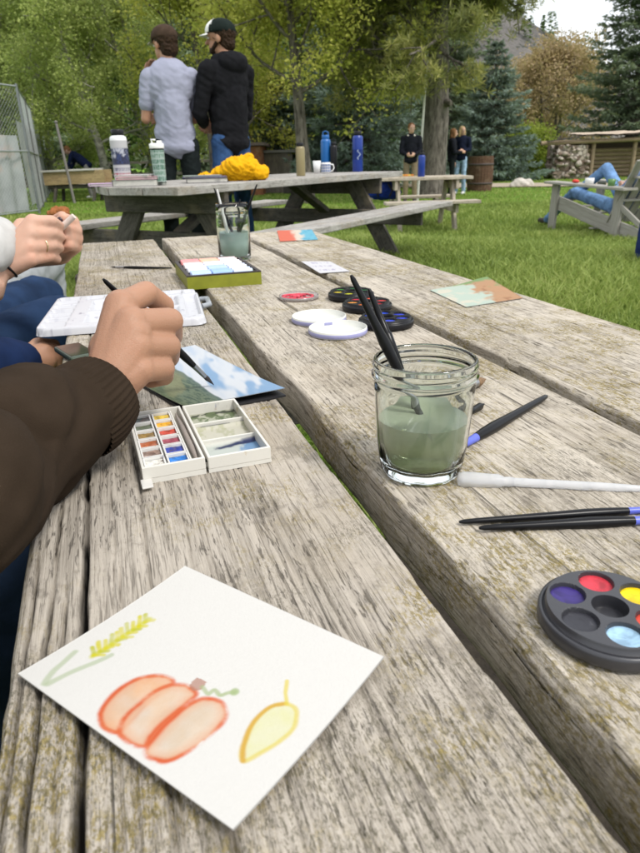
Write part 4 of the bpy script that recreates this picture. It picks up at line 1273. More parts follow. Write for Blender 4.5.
# ------------------------------------------------------------------ pastel box
def pastels():
    root = thing('pastel_box', 'flat olive-green box of pale soft pastels on the near table', 'pastel box', TF(1.108, .119, TZ + .0005), TROT - math.pi / 2)
    OL = flat('olive_card', tuple(lin(128, 132, 28)), .5, .1, 60, .1); DK = flat('dark_trim', (.03, .02, .02), .5)
    Lx = .128; Ly = .188; h = .021
    mb = MB(); t = .003
    mb.box((Lx / 2, Ly / 2, .002), (Lx, Ly, .004))
    for c, d in (((Lx / 2, t / 2, h / 2 + .002), (Lx, t, h - .004)), ((Lx / 2, Ly - t / 2, h / 2 + .002), (Lx, t, h - .004)), ((t / 2, Ly / 2, h / 2 + .002), (t, Ly - 2 * t, h - .004)), ((Lx - t / 2, Ly / 2, h / 2 + .002), (t, Ly - 2 * t, h - .004))):
        mb.box(c, d)
    mb.build('box', OL, root)
    mb = MB()
    mb.box((Lx / 2, .003, h + .0012), (Lx, .006, .0024)).box((Lx / 2, Ly - .003, h + .0012), (Lx, .006, .0024)).box((.003, Ly / 2, h + .0012), (.006, Ly - .012, .0024)).box((Lx - .003, Ly / 2, h + .0012), (.006, Ly - .012, .0024))
    for k in (1, 2, 3): mb.box((Lx / 2, Ly * k / 4, h - .001), (Lx - .012, .004, .003))
    mb.box((Lx / 2, Ly / 2, .012), (Lx - .012, Ly - .012, .004))
    mb.build('trim', DK, root)
    rows = [[(176, 196, 226), (150, 180, 222), (196, 210, 232)], [(232, 234, 238), (168, 190, 222), (205, 214, 230)], [(236, 228, 226), (214, 216, 228), (240, 238, 236)], [(236, 150, 146), (240, 178, 150), (232, 206, 200)]]
    for r_ in range(4):
        for k in range(3):
            y = Ly * (r_ + .5) / 4; x0 = .010 + k * (Lx - .02) / 3; x1 = x0 + (Lx - .02) / 3 - .003
            for q in (-1, 1):
                cc = rows[r_][k]; mt = flat('pastel_%d_%d_%d' % (cc[0] - 6 * (q > 0), cc[1] - 8 * (q > 0), cc[2]), tuple(lin(cc[0] - 6 * (q > 0), cc[1] - 8 * (q > 0), cc[2])), .8, .06, 120, .2)
                MB().tube([(x0, y + q * .0095, h - .002), (x1, y + q * .0095, h - .002)], .0082, 8).build('pastel_stick', mt, root)
pastels()

# ------------------------------------------------------------------ discs
def disc(label, c, r, h, cols, rz, tilt=0, mat=BLACK_PL, big=False):
    root = thing('paint_disc', label, 'paint disc', c, rz, 'round watercolour pans')
    n = 260 if big else 120; nr = 110 if big else 50
    th, rr = np.meshgrid(np.linspace(0, 2 * math.pi, n, endpoint=False), np.linspace(0, 1, nr), indexing='ij')
    m_ = MB().lathe([(.0001, 0), (r * .93, 0), (r * .99, .0012), (r, .003), (r, h * .55), (r * .985, h * .7), (r * .93, h * .72), (r * .925, h * .62), (r * .90, h * .62), (r * .90, h * .95), (r * .886, h)], 72, cap=False)
    # top deck with round wells
    k = len(cols); wr = r * .262; cR = r * .60
    X = (rr * r * .886 * np.cos(th)); Y = (rr * r * .886 * np.sin(th)); Z = np.full(X.shape, h)
    cx, cy = 0, 0
    Z -= h * .55 * (1 - sstep(.92, 1.0, np.hypot(X, Y) / (r * .26)))
    for i in range(k):
        a = 2 * math.pi * i / k; d = np.hypot(X - cR * math.cos(a), Y - cR * math.sin(a)) / wr
        Z -= h * .25 * (1 - sstep(.90, 1.0, d))
    me = np_mesh('deck', np.stack([X.ravel(), Y.ravel(), Z.ravel()], -1), grid_faces(n, nr)[:, :])
    V = np.stack([X.ravel(), Y.ravel(), Z.ravel()], -1)
    i = np.arange(n)[:, None]; j = np.arange(nr - 1)[None, :]
    F = np.stack([i * nr + j, i * nr + j + 1, ((i + 1) % n) * nr + j + 1, ((i + 1) % n) * nr + j], -1).reshape(-1, 4)
    bpy.data.meshes.remove(me)
    m_.add([tuple(v) for v in V], [tuple(f) for f in F], 0, False)
    m_.build('case', mat, root)
    for i, col in enumerate(cols):
        if col is None: continue
        a = 2 * math.pi * i / k
        pm = NT('paint_wet'); v = pm.coord(); nn = pm.noise(v, 60, 4, .6, 1.5); bc = tuple(lin(*col))
        pm.set(col=pm.ramp(nn, [(.34, tuple(c_ * .55 for c_ in bc)), (.48, tuple(c_ * .9 for c_ in bc)), (.60, bc), (.70, tuple(min(1, c_ * 1.25 + .06) for c_ in bc))]), rough=.42, spec=.35); pm.bump(nn, .3, .0008)
        M_ = Matrix.Translation((cR * math.cos(a), cR * math.sin(a), h * .76))
        MB().lathe([(.0001, .0004), (wr * .8, .0001), (wr * .92, .0006), (wr * .97, .0001)], 28, M=M_, cap=False).build('paint_cake', pm.mat, root)
    return root
GREY_PL = flat('grey_black_plastic', (.030, .030, .035), .36, .1, 40, .03, spec=.7)
big_c = TF(.222, .232)
_p = P(537, 603); _p2 = P(611, 652); _p3 = P(583, 560)
# circle through the three visible rim points
def circ(a, b, c):
    ax, ay, bx, by, cx, cy = a.x, a.y, b.x, b.y, c.x, c.y
    d = 2 * (ax * (by - cy) + bx * (cy - ay) + cx * (ay - by))
    ux = ((ax ** 2 + ay ** 2) * (by - cy) + (bx ** 2 + by ** 2) * (cy - ay) + (cx ** 2 + cy ** 2) * (ay - by)) / d
    uy = ((ax ** 2 + ay ** 2) * (cx - bx) + (bx ** 2 + by ** 2) * (ax - cx) + (cx ** 2 + cy ** 2) * (bx - ax)) / d
    return Vector((ux, uy, TZ + .0015)), math.hypot(ax - ux, ay - uy)
BC = P(610, 607, TZ + .012); BC = Vector((BC.x, BC.y, TZ + .0015)); BR = .0305
# paints follow round the disc
_pc = [(588, 568, (208, 58, 72)), (568, 585, (62, 48, 120)), (592, 611, (52, 52, 58)), (632, 618, (168, 205, 232)), (655, 592, (210, 70, 50)), (628, 575, (240, 205, 10))]
_a0 = math.atan2(*(P(588, 568, TZ + .012) - BC).yx)
disc('large black paint disc of six colours at the right edge, purple and yellow among them', BC, BR, .011, [c for _, _, c in _pc], _a0, mat=GREY_PL, big=True)
bpy.context.view_layer.update()
for lab, px, py, cols, rz, ang in (
        ('black paint disc of greens and yellow, furthest of the three', 351, 298, [(40, 120, 62), (44, 110, 58), (70, 150, 60), (235, 210, 40), (225, 225, 60), (30, 90, 60)], .3, 0),
        ('black paint disc of reds and orange, middle of the three', 367, 309, [(205, 60, 60), (220, 90, 60), (200, 50, 70), (230, 150, 60), (235, 120, 40), (170, 40, 50)], .2, 0),
        ('black paint disc of bright blues, nearest of the three', 386, 325, [(40, 60, 190), (30, 70, 200), (50, 90, 215), (26, 40, 140), (60, 80, 200), (40, 60, 190)], .6, 0)):
    p = P(px, py, TZ + .0015)
    disc(lab, p, .0355, .012, cols, rz)
LAV = flat('lavender_rim', tuple(lin(150, 150, 190)), .4, .1, 60, 0)
for lab, px, py in (('shallow white round lid with lavender rim behind the other lid', 319, 321), ('shallow white round lid with lavender rim nearest the paint discs', 338, 333)):
    p = P(px, py, TZ + .001); r = .036
    root = thing('round_lid', lab, 'lid', p, 0, 'empty paint disc lids')
    MB().lathe([(.0001, 0), (r * .97, 0), (r, .001), (r, .008), (r * .975, .0085), (r * .965, .008), (r * .962, .0022), (.0001, .002)], 56, cap=False).build('dish', flat('lid_white', tuple(lin(214, 214, 206)), .4, .04, 30, 0), root)
    MB().lathe([(r * 1.002, .0012), (r * 1.012, .0016), (r * 1.012, .0055), (r * 1.002, .006)], 56, cap=False).build('rim', LAV, root)
def clear_lid():
    p = P(299, 298, TZ + .001); r = .031
    root = thing('clear_lid', 'small clear lid with red paint smeared inside it', 'lid', p)
    MB().lathe([(.0001, 0), (r, 0), (r, .005), (r * .95, .005), (r * .93, .0015), (.0001, .0012)], 40, cap=False).build('dish', flat('clear_dish', (.72, .66, .62), .15, .05, 30, 0, trans=.7), root)
    rg = random.Random(4); mb = MB()
    for k in range(7):
        a = rg.random() * 6.28; q = r * .7 * rg.random(); pts = []
        for j in range(10):
            b = a + j * .35; pts.append((math.cos(b) * q * (1 + .1 * j * rg.random()), math.sin(b) * q, .0022 + .0001 * k))
        mb.tube(pts, [.0012 + .0012 * rg.random() for _ in pts], 6)
    mb.build('red_paint', flat('red_smear', tuple(lin(205, 60, 80)), .3), root)
clear_lid()

# ------------------------------------------------------------------ loose brushes, pipette
brush('paintbrush', 'black brush with blue band pointing away right behind the large jar', lie(458, 448, .004), lie(547, 396, .004), .0042, .010, .016, None, True)
brush('paintbrush', 'short dark brush end showing just right of the large jar', lie(448, 424, .004), lie(484, 404, .004), .0028, .012, .014)
brush('paintbrush', 'soft tan-haired mop brush half hidden behind the large jar', lie(486, 379, .006), lie(400, 410, .006), .0068, .016, .014, HAIR_TAN)
brush('paintbrush', 'upper of two parallel black brushes with blue bands at the right edge', lie(675, 508, .003), lie(459, 522, .003), .0028, .014, .016, None, True)
brush('paintbrush', 'lower of two parallel black brushes lying side by side at right', lie(690, 518, .0035), lie(479, 528, .0035), .0032, .014, .02, None, True)
brush('paintbrush', 'thin black brush lying across the planks beside the pastel box', lie(110, 267, .003), lie(172, 268, .003), .0028, .014, .02)
def pipette():
    a = lie(457, 479, .0045); b = lie(700, 492, .002); d = b - a; L = d.length
    root = thing('pipette', 'translucent plastic dropper pipette lying beside the large jar', 'pipette', a)
    root.rotation_mode = 'QUATERNION'; root.rotation_quaternion = d.to_track_quat('Z', 'Y')
    PM = NT('milky_plastic'); PM.set(col=(.88, .89, .91), rough=.3, trans=.62, ior=1.22)
    MB().lathe([(.0002, 0), (.0042, .0008), (.0052, .004), (.0052, .012), (.0046, .022), (.0048, .026), (.0030, .030), (.0034, .033), (.0030, .036)], 20).build('bulb', PM.mat, root)
    MB().lathe([(.0028, .0355), (.0028, L * .6), (.0020, L * .8), (.0013, L)], 16).build('stem', PM.mat, root)
pipette()
# ================================================================== PEOPLE
def skin_mat(name, base):
    m = NT(name); v = m.coord(); n = m.noise(v, 45, 4); n2 = m.noise(v, 12, 3); n3 = m.noise(v, 700, 3)
    c = m.ramp(n2, [(.35, tuple(x * .88 for x in base)), (.65, base)])
    c = m.mix(m.math('MULTIPLY', m.step(n2, .48, .68), .35), c, (base[0] * 1.02, base[1] * .72, base[2] * .62))
    m.set(col=c, rough=.5, sss=.12, spec=.35); m.b.inputs['Subsurface Radius'].default_value = (.012, .005, .003); m.b.inputs['Subsurface Scale'].default_value = .5
    vo = m.n('ShaderNodeTexVoronoi', feature='DISTANCE_TO_EDGE'); vo.inputs['Scale'].default_value = 520; m.l(v, vo.inputs['Vector'])
    m.bump(m.math('ADD', m.math('ADD', m.math('MULTIPLY', n3, .5), m.noise(v, 160, 5)), m.math('MULTIPLY', m.step(vo.outputs['Distance'], 0, .12), .3)), .30, .0010)
    return m.mat
SKIN = skin_mat('skin', (.42, .225, .14)); SKIN2 = skin_mat('skin_light', (.60, .36, .26))
def cloth(name, c, var=.15, rough=.9, rib=None, scale=25):
    if name in _MC: return _MC[name]
    m = NT(name); v = m.coord(rand=False); n = m.noise(v, scale, 4); n2 = m.noise(v, 900, 2)
    m.set(col=m.ramp(n, [(.3, tuple(x * (1 - var) for x in c)), (.7, tuple(min(1, x * (1 + var)) for x in c))]), rough=rough, spec=.1)
    m.bump(n2, .35, .0012); _MC[name] = m.mat
    return m.mat
def denim(name, c): return cloth(name, c, .35, .9, None, 14)

def hand_prims(w, d, nrm, side, s=1.0, curl=.5, spread=.08, thumb_in=.3):
    """palm and five fingers; d towards the fingers, nrm out of the palm, side=+1 puts the thumb along d x nrm"""
    w = Vector(w); d = Vector(d).normalized(); nrm = Vector(nrm); nrm = (nrm - d * nrm.dot(d)).normalized(); ac = d.cross(nrm) * side
    out = []
    offs = (.030, .010, -.010, -.028); fl = (.95, 1.06, 1.0, .78)
    for i in range(4):
        k = w + d * (.082 - .004 * abs(i - 1)) * s + ac * offs[i] * s
        out.append(('c', w + ac * offs[i] * .55 * s + d * .008 * s, k, .0145 * s, .0115 * s))
        p = k; a = curl * (.8 + .12 * i) * .55
        for j, (ln, r) in enumerate(((.042, .0095), (.027, .0085), (.022, .0078))):
            dd = (d * math.cos(a) + nrm * math.sin(a) + ac * spread * (1.5 - i) * .6).normalized()
            q = p + dd * ln * fl[i] * s
            out.append(('c', p, q, r * s, (r - .0009) * s)); p = q; a += curl * .85
    b = w + d * .022 * s + ac * .024 * s; m1 = b + (d * .55 + ac * .65 + nrm * thumb_in).normalized() * .034 * s
    m2 = m1 + (d * .85 + ac * .3 + nrm * (thumb_in + .1)).normalized() * .030 * s; m3 = m2 + (d * .95 + nrm * thumb_in).normalized() * .024 * s
    out += [('c', b - d * .012 * s, m1, .0145 * s, .012 * s), ('c', m1, m2, .0115 * s, .010 * s), ('c', m2, m3, .0098 * s, .0082 * s)]
    return out

def vmul(R_, v): return R_ @ Vector(v)

def person(name, label, loc, rotz, H=1.75, J=None, top=None, pants=None, shoes=None, hair=None, cap=None, skin=None, sleeve='long', head_yaw=0, head_pitch=0, head_tilt=0,
           voxel=.010, hood=False, hands=None, group=None, belly=1.0, hair_long=False, collar=None, wr=.006, hem=.0, beard=False, brim_mat=None, parts=True, cap_front=None):
    k = H / 1.75
    j = dict(head=(0, .015, 1.615), neck=(0, -.015, 1.47), pelvis=(0, 0, .96), shl=(-.185, -.01, 1.405), shr=(.185, -.01, 1.405), ell=(-.225, -.03, 1.12), elr=(.225, -.03, 1.12),
             wrl=(-.22, .06, .87), wrr=(.22, .06, .87), hipl=(-.09, 0, .93), hipr=(.09, 0, .93), knl=(-.10, .02, .50), knr=(.10, .02, .50), anl=(-.11, -.02, .09), anr=(.11, -.02, .09))
    if J: j.update(J)
    j = {a: Vector(b) * k for a, b in j.items()}
    root = thing(name, label, 'person', loc, rotz, group)
    sk = skin or SKIN
    up = (j['neck'] - j['pelvis']).normalized(); rt = (j['shr'] - j['shl']); rt = (rt - up * rt.dot(up)).normalized(); fw = up.cross(rt)
    TR = Matrix((rt, fw, up)).transposed()
    at_ = lambda f, y=0, x=0: j['pelvis'].lerp(j['neck'], f) + fw * y * k + rt * x * k
    HR = Matrix.Rotation(head_yaw, 3, 'Z') @ Matrix.Rotation(head_pitch, 3, 'X') @ Matrix.Rotation(head_tilt, 3, 'Y')
    hp = lambda x, y, z: j['head'] + HR @ (Vector((x, y, z)) * k)
    E_ = lambda c, r, Rm=None: ('e', c, tuple(q * k for q in r), Rm)
    body = [E_(hp(0, -.005, .028), (.074, .095, .084), HR), E_(hp(0, .030, -.045), (.056, .058, .062), HR), E_(hp(0, .055, -.078), (.03, .026, .022), HR),
            ('c', hp(0, .086, .012), hp(0, .108, -.022), .010 * k, .014 * k), E_(hp(0, .078, -.052), (.026, .016, .012), HR), E_(hp(0, .083, .026), (.052, .012, .012), HR),
            E_(hp(.076, -.006, -.008), (.011, .02, .03), HR), E_(hp(-.076, -.006, -.008), (.011, .02, .03), HR),
            ('c', j['neck'] - up * .03 * k, hp(0, -.018, -.05), .058 * k, .052 * k)]
    body += [E_(at_(.72), (.15, .09, .16), TR), E_(at_(.3), (.13, .085, .17), TR), E_(at_(.02), (.15, .095, .10), TR), ('c', j['shl'], j['shr'], .042 * k, .042 * k)]
    for s, a in (('l', -1), ('r', 1)):
        body += [('c', j['sh' + s], j['el' + s], .046 * k, .037 * k), ('c', j['el' + s], j['wr' + s], .037 * k, .025 * k)]
        d = (j['wr' + s] - j['el' + s]).normalized(); hd = (hands or {}).get(s, {})
        nr = Vector(hd.get('n', (-a * 1.0, .1, 0)))
        body += hand_prims(j['wr' + s], hd.get('d', d), nr, hd.get('side', a), k, hd.get('curl', .45))
        body += [('c', j['hip' + s], j['kn' + s], .07 * k, .05 * k), ('c', j['kn' + s], j['an' + s], .048 * k, .034 * k)]
    organic('body', body, voxel, sk, root, 2)
    # eyes
    mb = MB()
    for a in (-1, 1):
        vs, fs = _ellipsoid(hp(a * .031, .080, .006), (.013 * k, .010 * k, .008 * k), HR, 10, 6); mb.add(vs, fs, 0, True)
        vs, fs = _ellipsoid(hp(a * .031, .0885, .006), (.006 * k, .003 * k, .006 * k), HR, 8, 5); mb.add(vs, fs, 1, True)
        vs, fs = _ellipsoid(hp(a * .031, .086, .026), (.020 * k, .008 * k, .005 * k), HR, 8, 5); mb.add(vs, fs, 1, True)
    mb.build('eyes', None, root, [flat('eye_white', (.6, .58, .55), .3), hair or HAIR_DK])
    if top:
        P_ = [E_(at_(.74), (.175, .118, .19), TR), E_(at_(.36, .008), (.150 * belly, .118 * belly, .20), TR), E_(at_(.12 - hem), (.158, .122, .13), TR), ('c', at_(.0 - hem), at_(.55), .128 * k, .135 * k), E_(at_(-.06 - hem), (.164, .128, .080), TR), ('c', j['shl'].lerp(j['shr'], .06), j['shr'].lerp(j['shl'], .06), .062 * k, .062 * k),
              E_(at_(.90), (.11, .08, .06), TR)]
        for s in 'lr':
            sh, el, wr_ = j['sh' + s], j['el' + s], j['wr' + s]
            if sleeve == 'tee': P_ += [('c', sh, sh.lerp(el, .62), .064 * k, .058 * k)]
            else: P_ += [('c', sh, el, .064 * k, .052 * k), ('c', el, el.lerp(wr_, .93), .052 * k, .040 * k)]
        if hood: P_ += [E_(at_(.97, -.075), (.125, .070, .075), TR), ('c', at_(1.0, .03, -.085), at_(1.02, -.06, -.06), .035 * k, .045 * k), ('c', at_(1.0, .03, .085), at_(1.02, -.06, .06), .035 * k, .045 * k)]
        organic('top', P_, voxel, top, root, 3, wr * k, 9 / k, 3)
    if collar:
        organic('collar', [('c', at_(.98, .06, -.07), at_(1.03, -.06, -.05), .03 * k, .035 * k), ('c', at_(.98, .06, .07), at_(1.03, -.06, .05), .03 * k, .035 * k), ('c', at_(1.03, -.06, -.05), at_(1.03, -.06, .05), .035 * k, .035 * k)], voxel, collar, root, 2, .004, 30)
    if pants:
        P_ = [E_(at_(-.02), (.138, .098, .11), TR)]
        for s in 'lr': P_ += [('c', j['hip' + s], j['kn' + s], .080 * k, .064 * k), ('c', j['kn' + s], j['an' + s], .064 * k, .054 * k)]
        organic('trousers', P_, voxel, pants, root, 2, .005 * k, 12 / k, 7)
    if shoes:
        for s in 'lr':
            a = j['an' + s]; f = Vector((0, 1, 0)) if abs((j['an' + s] - j['kn' + s]).z) > .15 * k else Vector((0, .3, 1)).normalized()
            if J and ('toe' + s) in J: f = (j['toe' + s] - a).normalized()
            kd = (a - j['kn' + s]).normalized()
            organic('shoe', [('c', a + kd * .045 * k - f * .03 * k, a + kd * .055 * k + f * .15 * k, .043 * k, .036 * k), ('c', a, a + kd * .03 * k, .045 * k, .045 * k)], voxel, shoes, root, 1)
    if hair:
        P_ = [E_(hp(0, -.022, .036), (.082, .094, .086), HR), E_(hp(0, -.05, -.02), (.070, .055, .07), HR)]
        if hair_long: P_ += [E_(hp(0, -.06, -.10), (.082, .05, .11), HR), ('c', hp(-.07, -.0, .0), hp(-.075, -.01, -.12), .03 * k, .03 * k), ('c', hp(.07, -.0, .0), hp(.075, -.01, -.12), .03 * k, .03 * k)]
        organic('hair', P_, voxel * .8, hair, root, 1, .006 * k, 40 / k, 5)
    if beard: organic('beard', [E_(hp(0, .045, -.07), (.05, .045, .035), HR), ('c', hp(-.062, .01, -.03), hp(-.03, .06, -.08), .014 * k, .018 * k), ('c', hp(.062, .01, -.03), hp(.03, .06, -.08), .014 * k, .018 * k)], voxel * .6, hair, root, 1)
    if cap:
        dome = _ellipsoid(hp(0, -.008, .050), (.091 * k, .110 * k, .082 * k), HR, 28, 16)
        vs = dome[0]
        inv = HR.inverted(); c0 = hp(0, -.008, .050); vv = []
        for p in vs:
            q = inv @ (p - c0); lim = -.012 * k
            if q.z < lim: q.z = lim + (q.z - lim) * .05
            vv.append(c0 + HR @ q)
        co = MB().add(vv, dome[1], 0, True).build('cap', cap, root)
        if cap_front:
            fr = MB(); q0 = _ellipsoid(hp(0, .006, .050), (.084 * k, .104 * k, .080 * k), HR, 28, 16); vv = []
            for p in q0[0]:
                q = inv @ (p - hp(0, .006, .050)); q.z = max(q.z, -.010 * k); q.y = max(q.y, .03 * k); vv.append(hp(0, .006, .050) + HR @ q)
            fr.add(vv, q0[1], 0, True); fr.build('cap_front', cap_front, co)
        b = MB(); n = 18; vs = []; 
        for zz in (0, -.004):
            for i in range(n + 1):
                t = math.pi * i / n; vs.append(hp(.078 * math.cos(t), .070 + .085 * math.sin(t), .042 - .014 * math.sin(t) - .018 * math.cos(t) ** 2 + zz))
            for i in range(n + 1):
                t = math.pi * i / n; vs.append(hp(.076 * math.cos(t), .066 + .02 * math.sin(t), .044 - .018 * math.cos(t) ** 2 + zz))
        m_ = n + 1
        fs = []
        for i in range(n):
            fs += [(i, i + 1, m_ + i + 1, m_ + i), (2 * m_ + i + 1, 2 * m_ + i, 3 * m_ + i, 3 * m_ + i + 1), (i + 1, i, 2 * m_ + i, 2 * m_ + i + 1)]
        b.add(vs, fs, 0, True); b.build('cap_brim', brim_mat or cap, co)
    return root

JEANS = denim('jeans_blue', tuple(lin(86, 112, 150))); JEANS_DK = denim('jeans_navy', (.012, .022, .045)); JEANS_M = denim('jeans_mid', tuple(lin(48, 74, 112)))
SHOE_W = flat('shoe_white', (.65, .64, .62), .6); SHOE_D = flat('shoe_dark', (.04, .032, .028), .7)
HAIR_BR = cloth('hair_brown', (.035, .02, .012), .5, .6, None, 90); HAIR_BL = cloth('hair_blond', (.50, .36, .19), .35, .6, None, 90); HAIR_RD = cloth('hair_light_brown', (.20, .10, .045), .35, .6, None, 90)

# ---- the two standing men behind the middle table
F1 = 5.2
pA = D(172, 100, F1); pB = D(228, 100, 5.3)
zA = G(pA.x, F1)
person('person', 'man in lavender-grey T-shirt and brown cap, hand on chin, back turned', (pA.x, F1, zA), R(14), 1.69,
       dict(shl=(-.150, 0, 1.395), shr=(.150, -.01, 1.395), ell=(-.205, .02, 1.12), wrl=(-.150, .15, 1.40), elr=(.165, .10, 1.12), wrr=(-.04, .22, 1.13), head=(-.012, .02, 1.605)),
       cloth('tee_lavender', tuple(lin(150, 152, 170)), .06, .9, None, 12), cloth('trousers_black', (.012, .016, .016)), SHOE_D, HAIR_BR, cloth('cap_brown', (.055, .035, .024), .2), None, 'tee', R(34), R(-3), 0, .007,
       hands={'l': dict(d=(.35, .1, 1), n=(.5, -.8, 0), curl=.9, side=-1), 'r': dict(curl=.7)}, wr=.007, belly=.95, brim_mat=cloth('brim_pale', (.5, .47, .42), .1))
zB = G(pB.x, 5.3)
person('person', 'bearded man in black hoodie, blue jeans and black cap with white front', (pB.x, 5.3, zB), R(48), 1.73,
       dict(ell=(-.23, .06, 1.13), wrl=(-.08, .20, 1.06), elr=(.225, .06, 1.13), wrr=(.07, .20, 1.06), head=(0, .035, 1.615)),
       cloth('hoodie_black', (.010, .010, .012), .25), JEANS_M, SHOE_D, HAIR_BR, cloth('cap_black', (.012, .018, .016), .2), None, 'long', R(30), 0, 0, .007, hood=True, wr=.007, belly=1.08, beard=True,
       brim_mat=flat('brim_white', (.75, .74, .70), .7), cap_front=flat('brim_white', (.75, .74, .70), .7))

# ---- seated man at the right-hand table, two women behind the pine
pS = D(411, 150, 15.2)
person('person', 'man in dark jacket with pale fleece collar standing left of the pine trunk', (pS.x, 15.2, .0), R(172), 1.64,
       dict(ell=(-.22, .05, 1.12), elr=(.22, .05, 1.12), wrl=(-.09, .25, 1.06), wrr=(.09, .25, 1.06)),
       cloth('jacket_black', (.012, .013, .018), .25), cloth('trousers_khaki', (.22, .17, .11)), SHOE_D, HAIR_RD, None, SKIN2, 'long', R(14), R(-8), 0, .015, collar=cloth('fleece_cream', (.62, .58, .50), .1), wr=.01)
GW = 'women standing behind the pine trunk'
pW = D(461, 160, 18.0)
person('person', 'blond woman in dark navy jacket and light blue jeans beside the pine', (pW.x, 18.0, 0), R(150), 1.66,
       dict(wrl=(-.12, .2, 1.12), wrr=(.20, .05, .86), ell=(-.23, .0, 1.14)), cloth('jacket_navy', (.012, .016, .035), .25), denim('jeans_pale', tuple(lin(150, 175, 200))), SHOE_W, HAIR_BL, None, SKIN2, 'long', R(50), 0, 0, .02, hair_long=True, wr=.01, group=GW)
pW = D(452, 160, 17.7)
person('person', 'woman in black top half hidden between the pine and the blond woman', (pW.x, 17.7, 0), R(-100), 1.60,
       dict(wrr=(.10, .26, 1.12), elr=(.22, .05, 1.12)), cloth('jacket_black', (.012, .013, .018), .25), cloth('trousers_black', (.012, .016, .016)), SHOE_D, HAIR_RD, None, SKIN2, 'long', R(10), 0, 0, .02, hair_long=True, wr=.01, group=GW)
# ---- man bending at the wooden trough
pF = D(82, 170, 21)
person('person', 'man in navy sweatshirt leaning over the wooden trough by the aspens', (pF.x, 21.2, 0), R(90), 1.78,
       dict(pelvis=(0, -.12, .93), neck=(0, .30, 1.28), head=(0, .42, 1.36), shl=(-.18, .25, 1.24), shr=(.18, .25, 1.24), ell=(-.20, .36, .98), elr=(.20, .36, .98), wrl=(-.15, .50, .80), wrr=(.15, .50, .80), hipl=(-.1, -.12, .90), hipr=(.1, -.12, .90), knl=(-.12, -.08, .5), knr=(.14, -.02, .5), anl=(-.14, -.16, .09), anr=(.16, -.1, .09)),
       cloth('sweat_navy', (.012, .018, .055), .25), cloth('trousers_grey', (.26, .25, .24)), SHOE_W, HAIR_RD, None, SKIN2, 'long', 0, R(-35), 0, .02, wr=.01)

# ------------------------------------------------------------------ the three painters on the left bench
def jx(a): return D(*a)
def bench_person(name, label, u, v, top, pants, arm_world, hand_prim, sleeve_prims, voxel, hair, skin, cuff=None, vox_cloth=.005, lean=0, other=None, knees=None, head=True, face=0, wr=.006, ws=14):
    """sits on the left bench facing the table; everything in world axes about the seat"""
    s = TF(u, v, 0); root = thing(name, label, 'person', s, 0, None)
    o = lambda p: Vector(p) - s
    fw = (TN * math.cos(face) + TD * math.sin(face)); sd = Vector((-fw.y, fw.x, 0)) * -1   # to the person's right
    hip = s + Vector((0, 0, .53)); neck = s + fw * (.10 + lean) + Vector((0, 0, 1.04)); hd = neck + fw * .05 + Vector((0, 0, .15))
    shr = neck + sd * .17 - Vector((0, 0, .06)); shl = neck - sd * .17 - Vector((0, 0, .06))
    B = [('e', o(hd), (.075, .09, .10)), ('c', o(neck), o(hd), .055, .052), ('c', o(hip + Vector((0, 0, .1))), o(neck), .12, .09), ('c', o(shl), o(shr), .045, .045), ('c', o(hd + fw * .08), o(hd + fw * .10 - Vector((0, 0, .03))), .012, .014)]
    T = [('c', o(hip), o(hip.lerp(neck, .55)), .165, .165), ('c', o(hip.lerp(neck, .5)), o(hip.lerp(neck, .8)), .165, .13), ('c', o(shl), o(shr), .065, .065)]
    A = [('c', o(arm_world[i]), o(arm_world[i + 1]), .040 - .004 * i, .036 - .004 * i) for i in range(len(arm_world) - 2)] + [('c', o(arm_world[-2]), o(arm_world[-1]), .024, .021)]
    A2 = []
    if other:
        A2 = [('c', o(shl), o(other[0]), .045, .038), ('c', o(other[0]), o(other[1]), .038, .026)]
        T += [('c', o(shl), o(other[0]), .068, .058), ('c', o(other[0]), o(other[0].lerp(other[1], other[2])), .056, .042)]
    kn = knees or [(hip + fw * .44 + sd * .10, None), (hip + fw * .44 - sd * .10, None)]
    L = []; Pn = [('c', o(hip - sd * .09), o(hip + sd * .09), .13, .13)]
    for i, (kk, aa) in enumerate(kn):
        h0 = hip + sd * (.09 if i == 0 else -.09); aa = aa or (kk + fw * -.05 + Vector((0, 0, .09 - kk.z)))
        L += [('c', o(h0), o(kk), .07, .052), ('c', o(kk), o(aa), .048, .035)]
        Pn += [('c', o(h0), o(kk), .092, .072), ('c', o(kk), o(aa + Vector((0, 0, .03))), .068, .055)]
        organic('shoe', [('c', o(aa - fw * .03 - Vector((0, 0, .04))), o(aa + fw * .15 - Vector((0, 0, .05))), .042, .036)], .01, SHOE_D, root, 1)
    organic('body', B + A + A2 + L + [('c', o(hip), o(hip + Vector((0, 0, .05))), .11, .11)], .012, skin, root, 2)
    organic('top', T, .012, top, root, 3, .006, 10)
    organic('trousers', Pn, .010, pants, root, 3, .006, 12, 5)
    organic('hair', [('e', o(hd - fw * .02 + Vector((0, 0, .03))), (.085, .09, .09))], .01, hair, root, 1, .005, 40)
    mb = MB()
    for a in (-1, 1):
        vs, fs = _ellipsoid(o(hd + fw * .088 + sd * .03 * a), (.011, .011, .008), None, 10, 6); mb.add(vs, fs, 0, True)
    mb.build('eyes', HAIR_DK, root)
    shift = lambda pr: [('c', o(p[1]), o(p[2])) + tuple(p[3:]) if p[0] == 'c' else ('e', o(p[1])) + tuple(p[2:]) for p in pr]
    if hand_prim: organic('hand', shift(hand_prim), voxel, skin, root, 2)
    if sleeve_prims: organic('sleeve', shift(sleeve_prims), vox_cloth, top, root, 4, wr, ws, 9)
    return root, o, fw, sd, hip

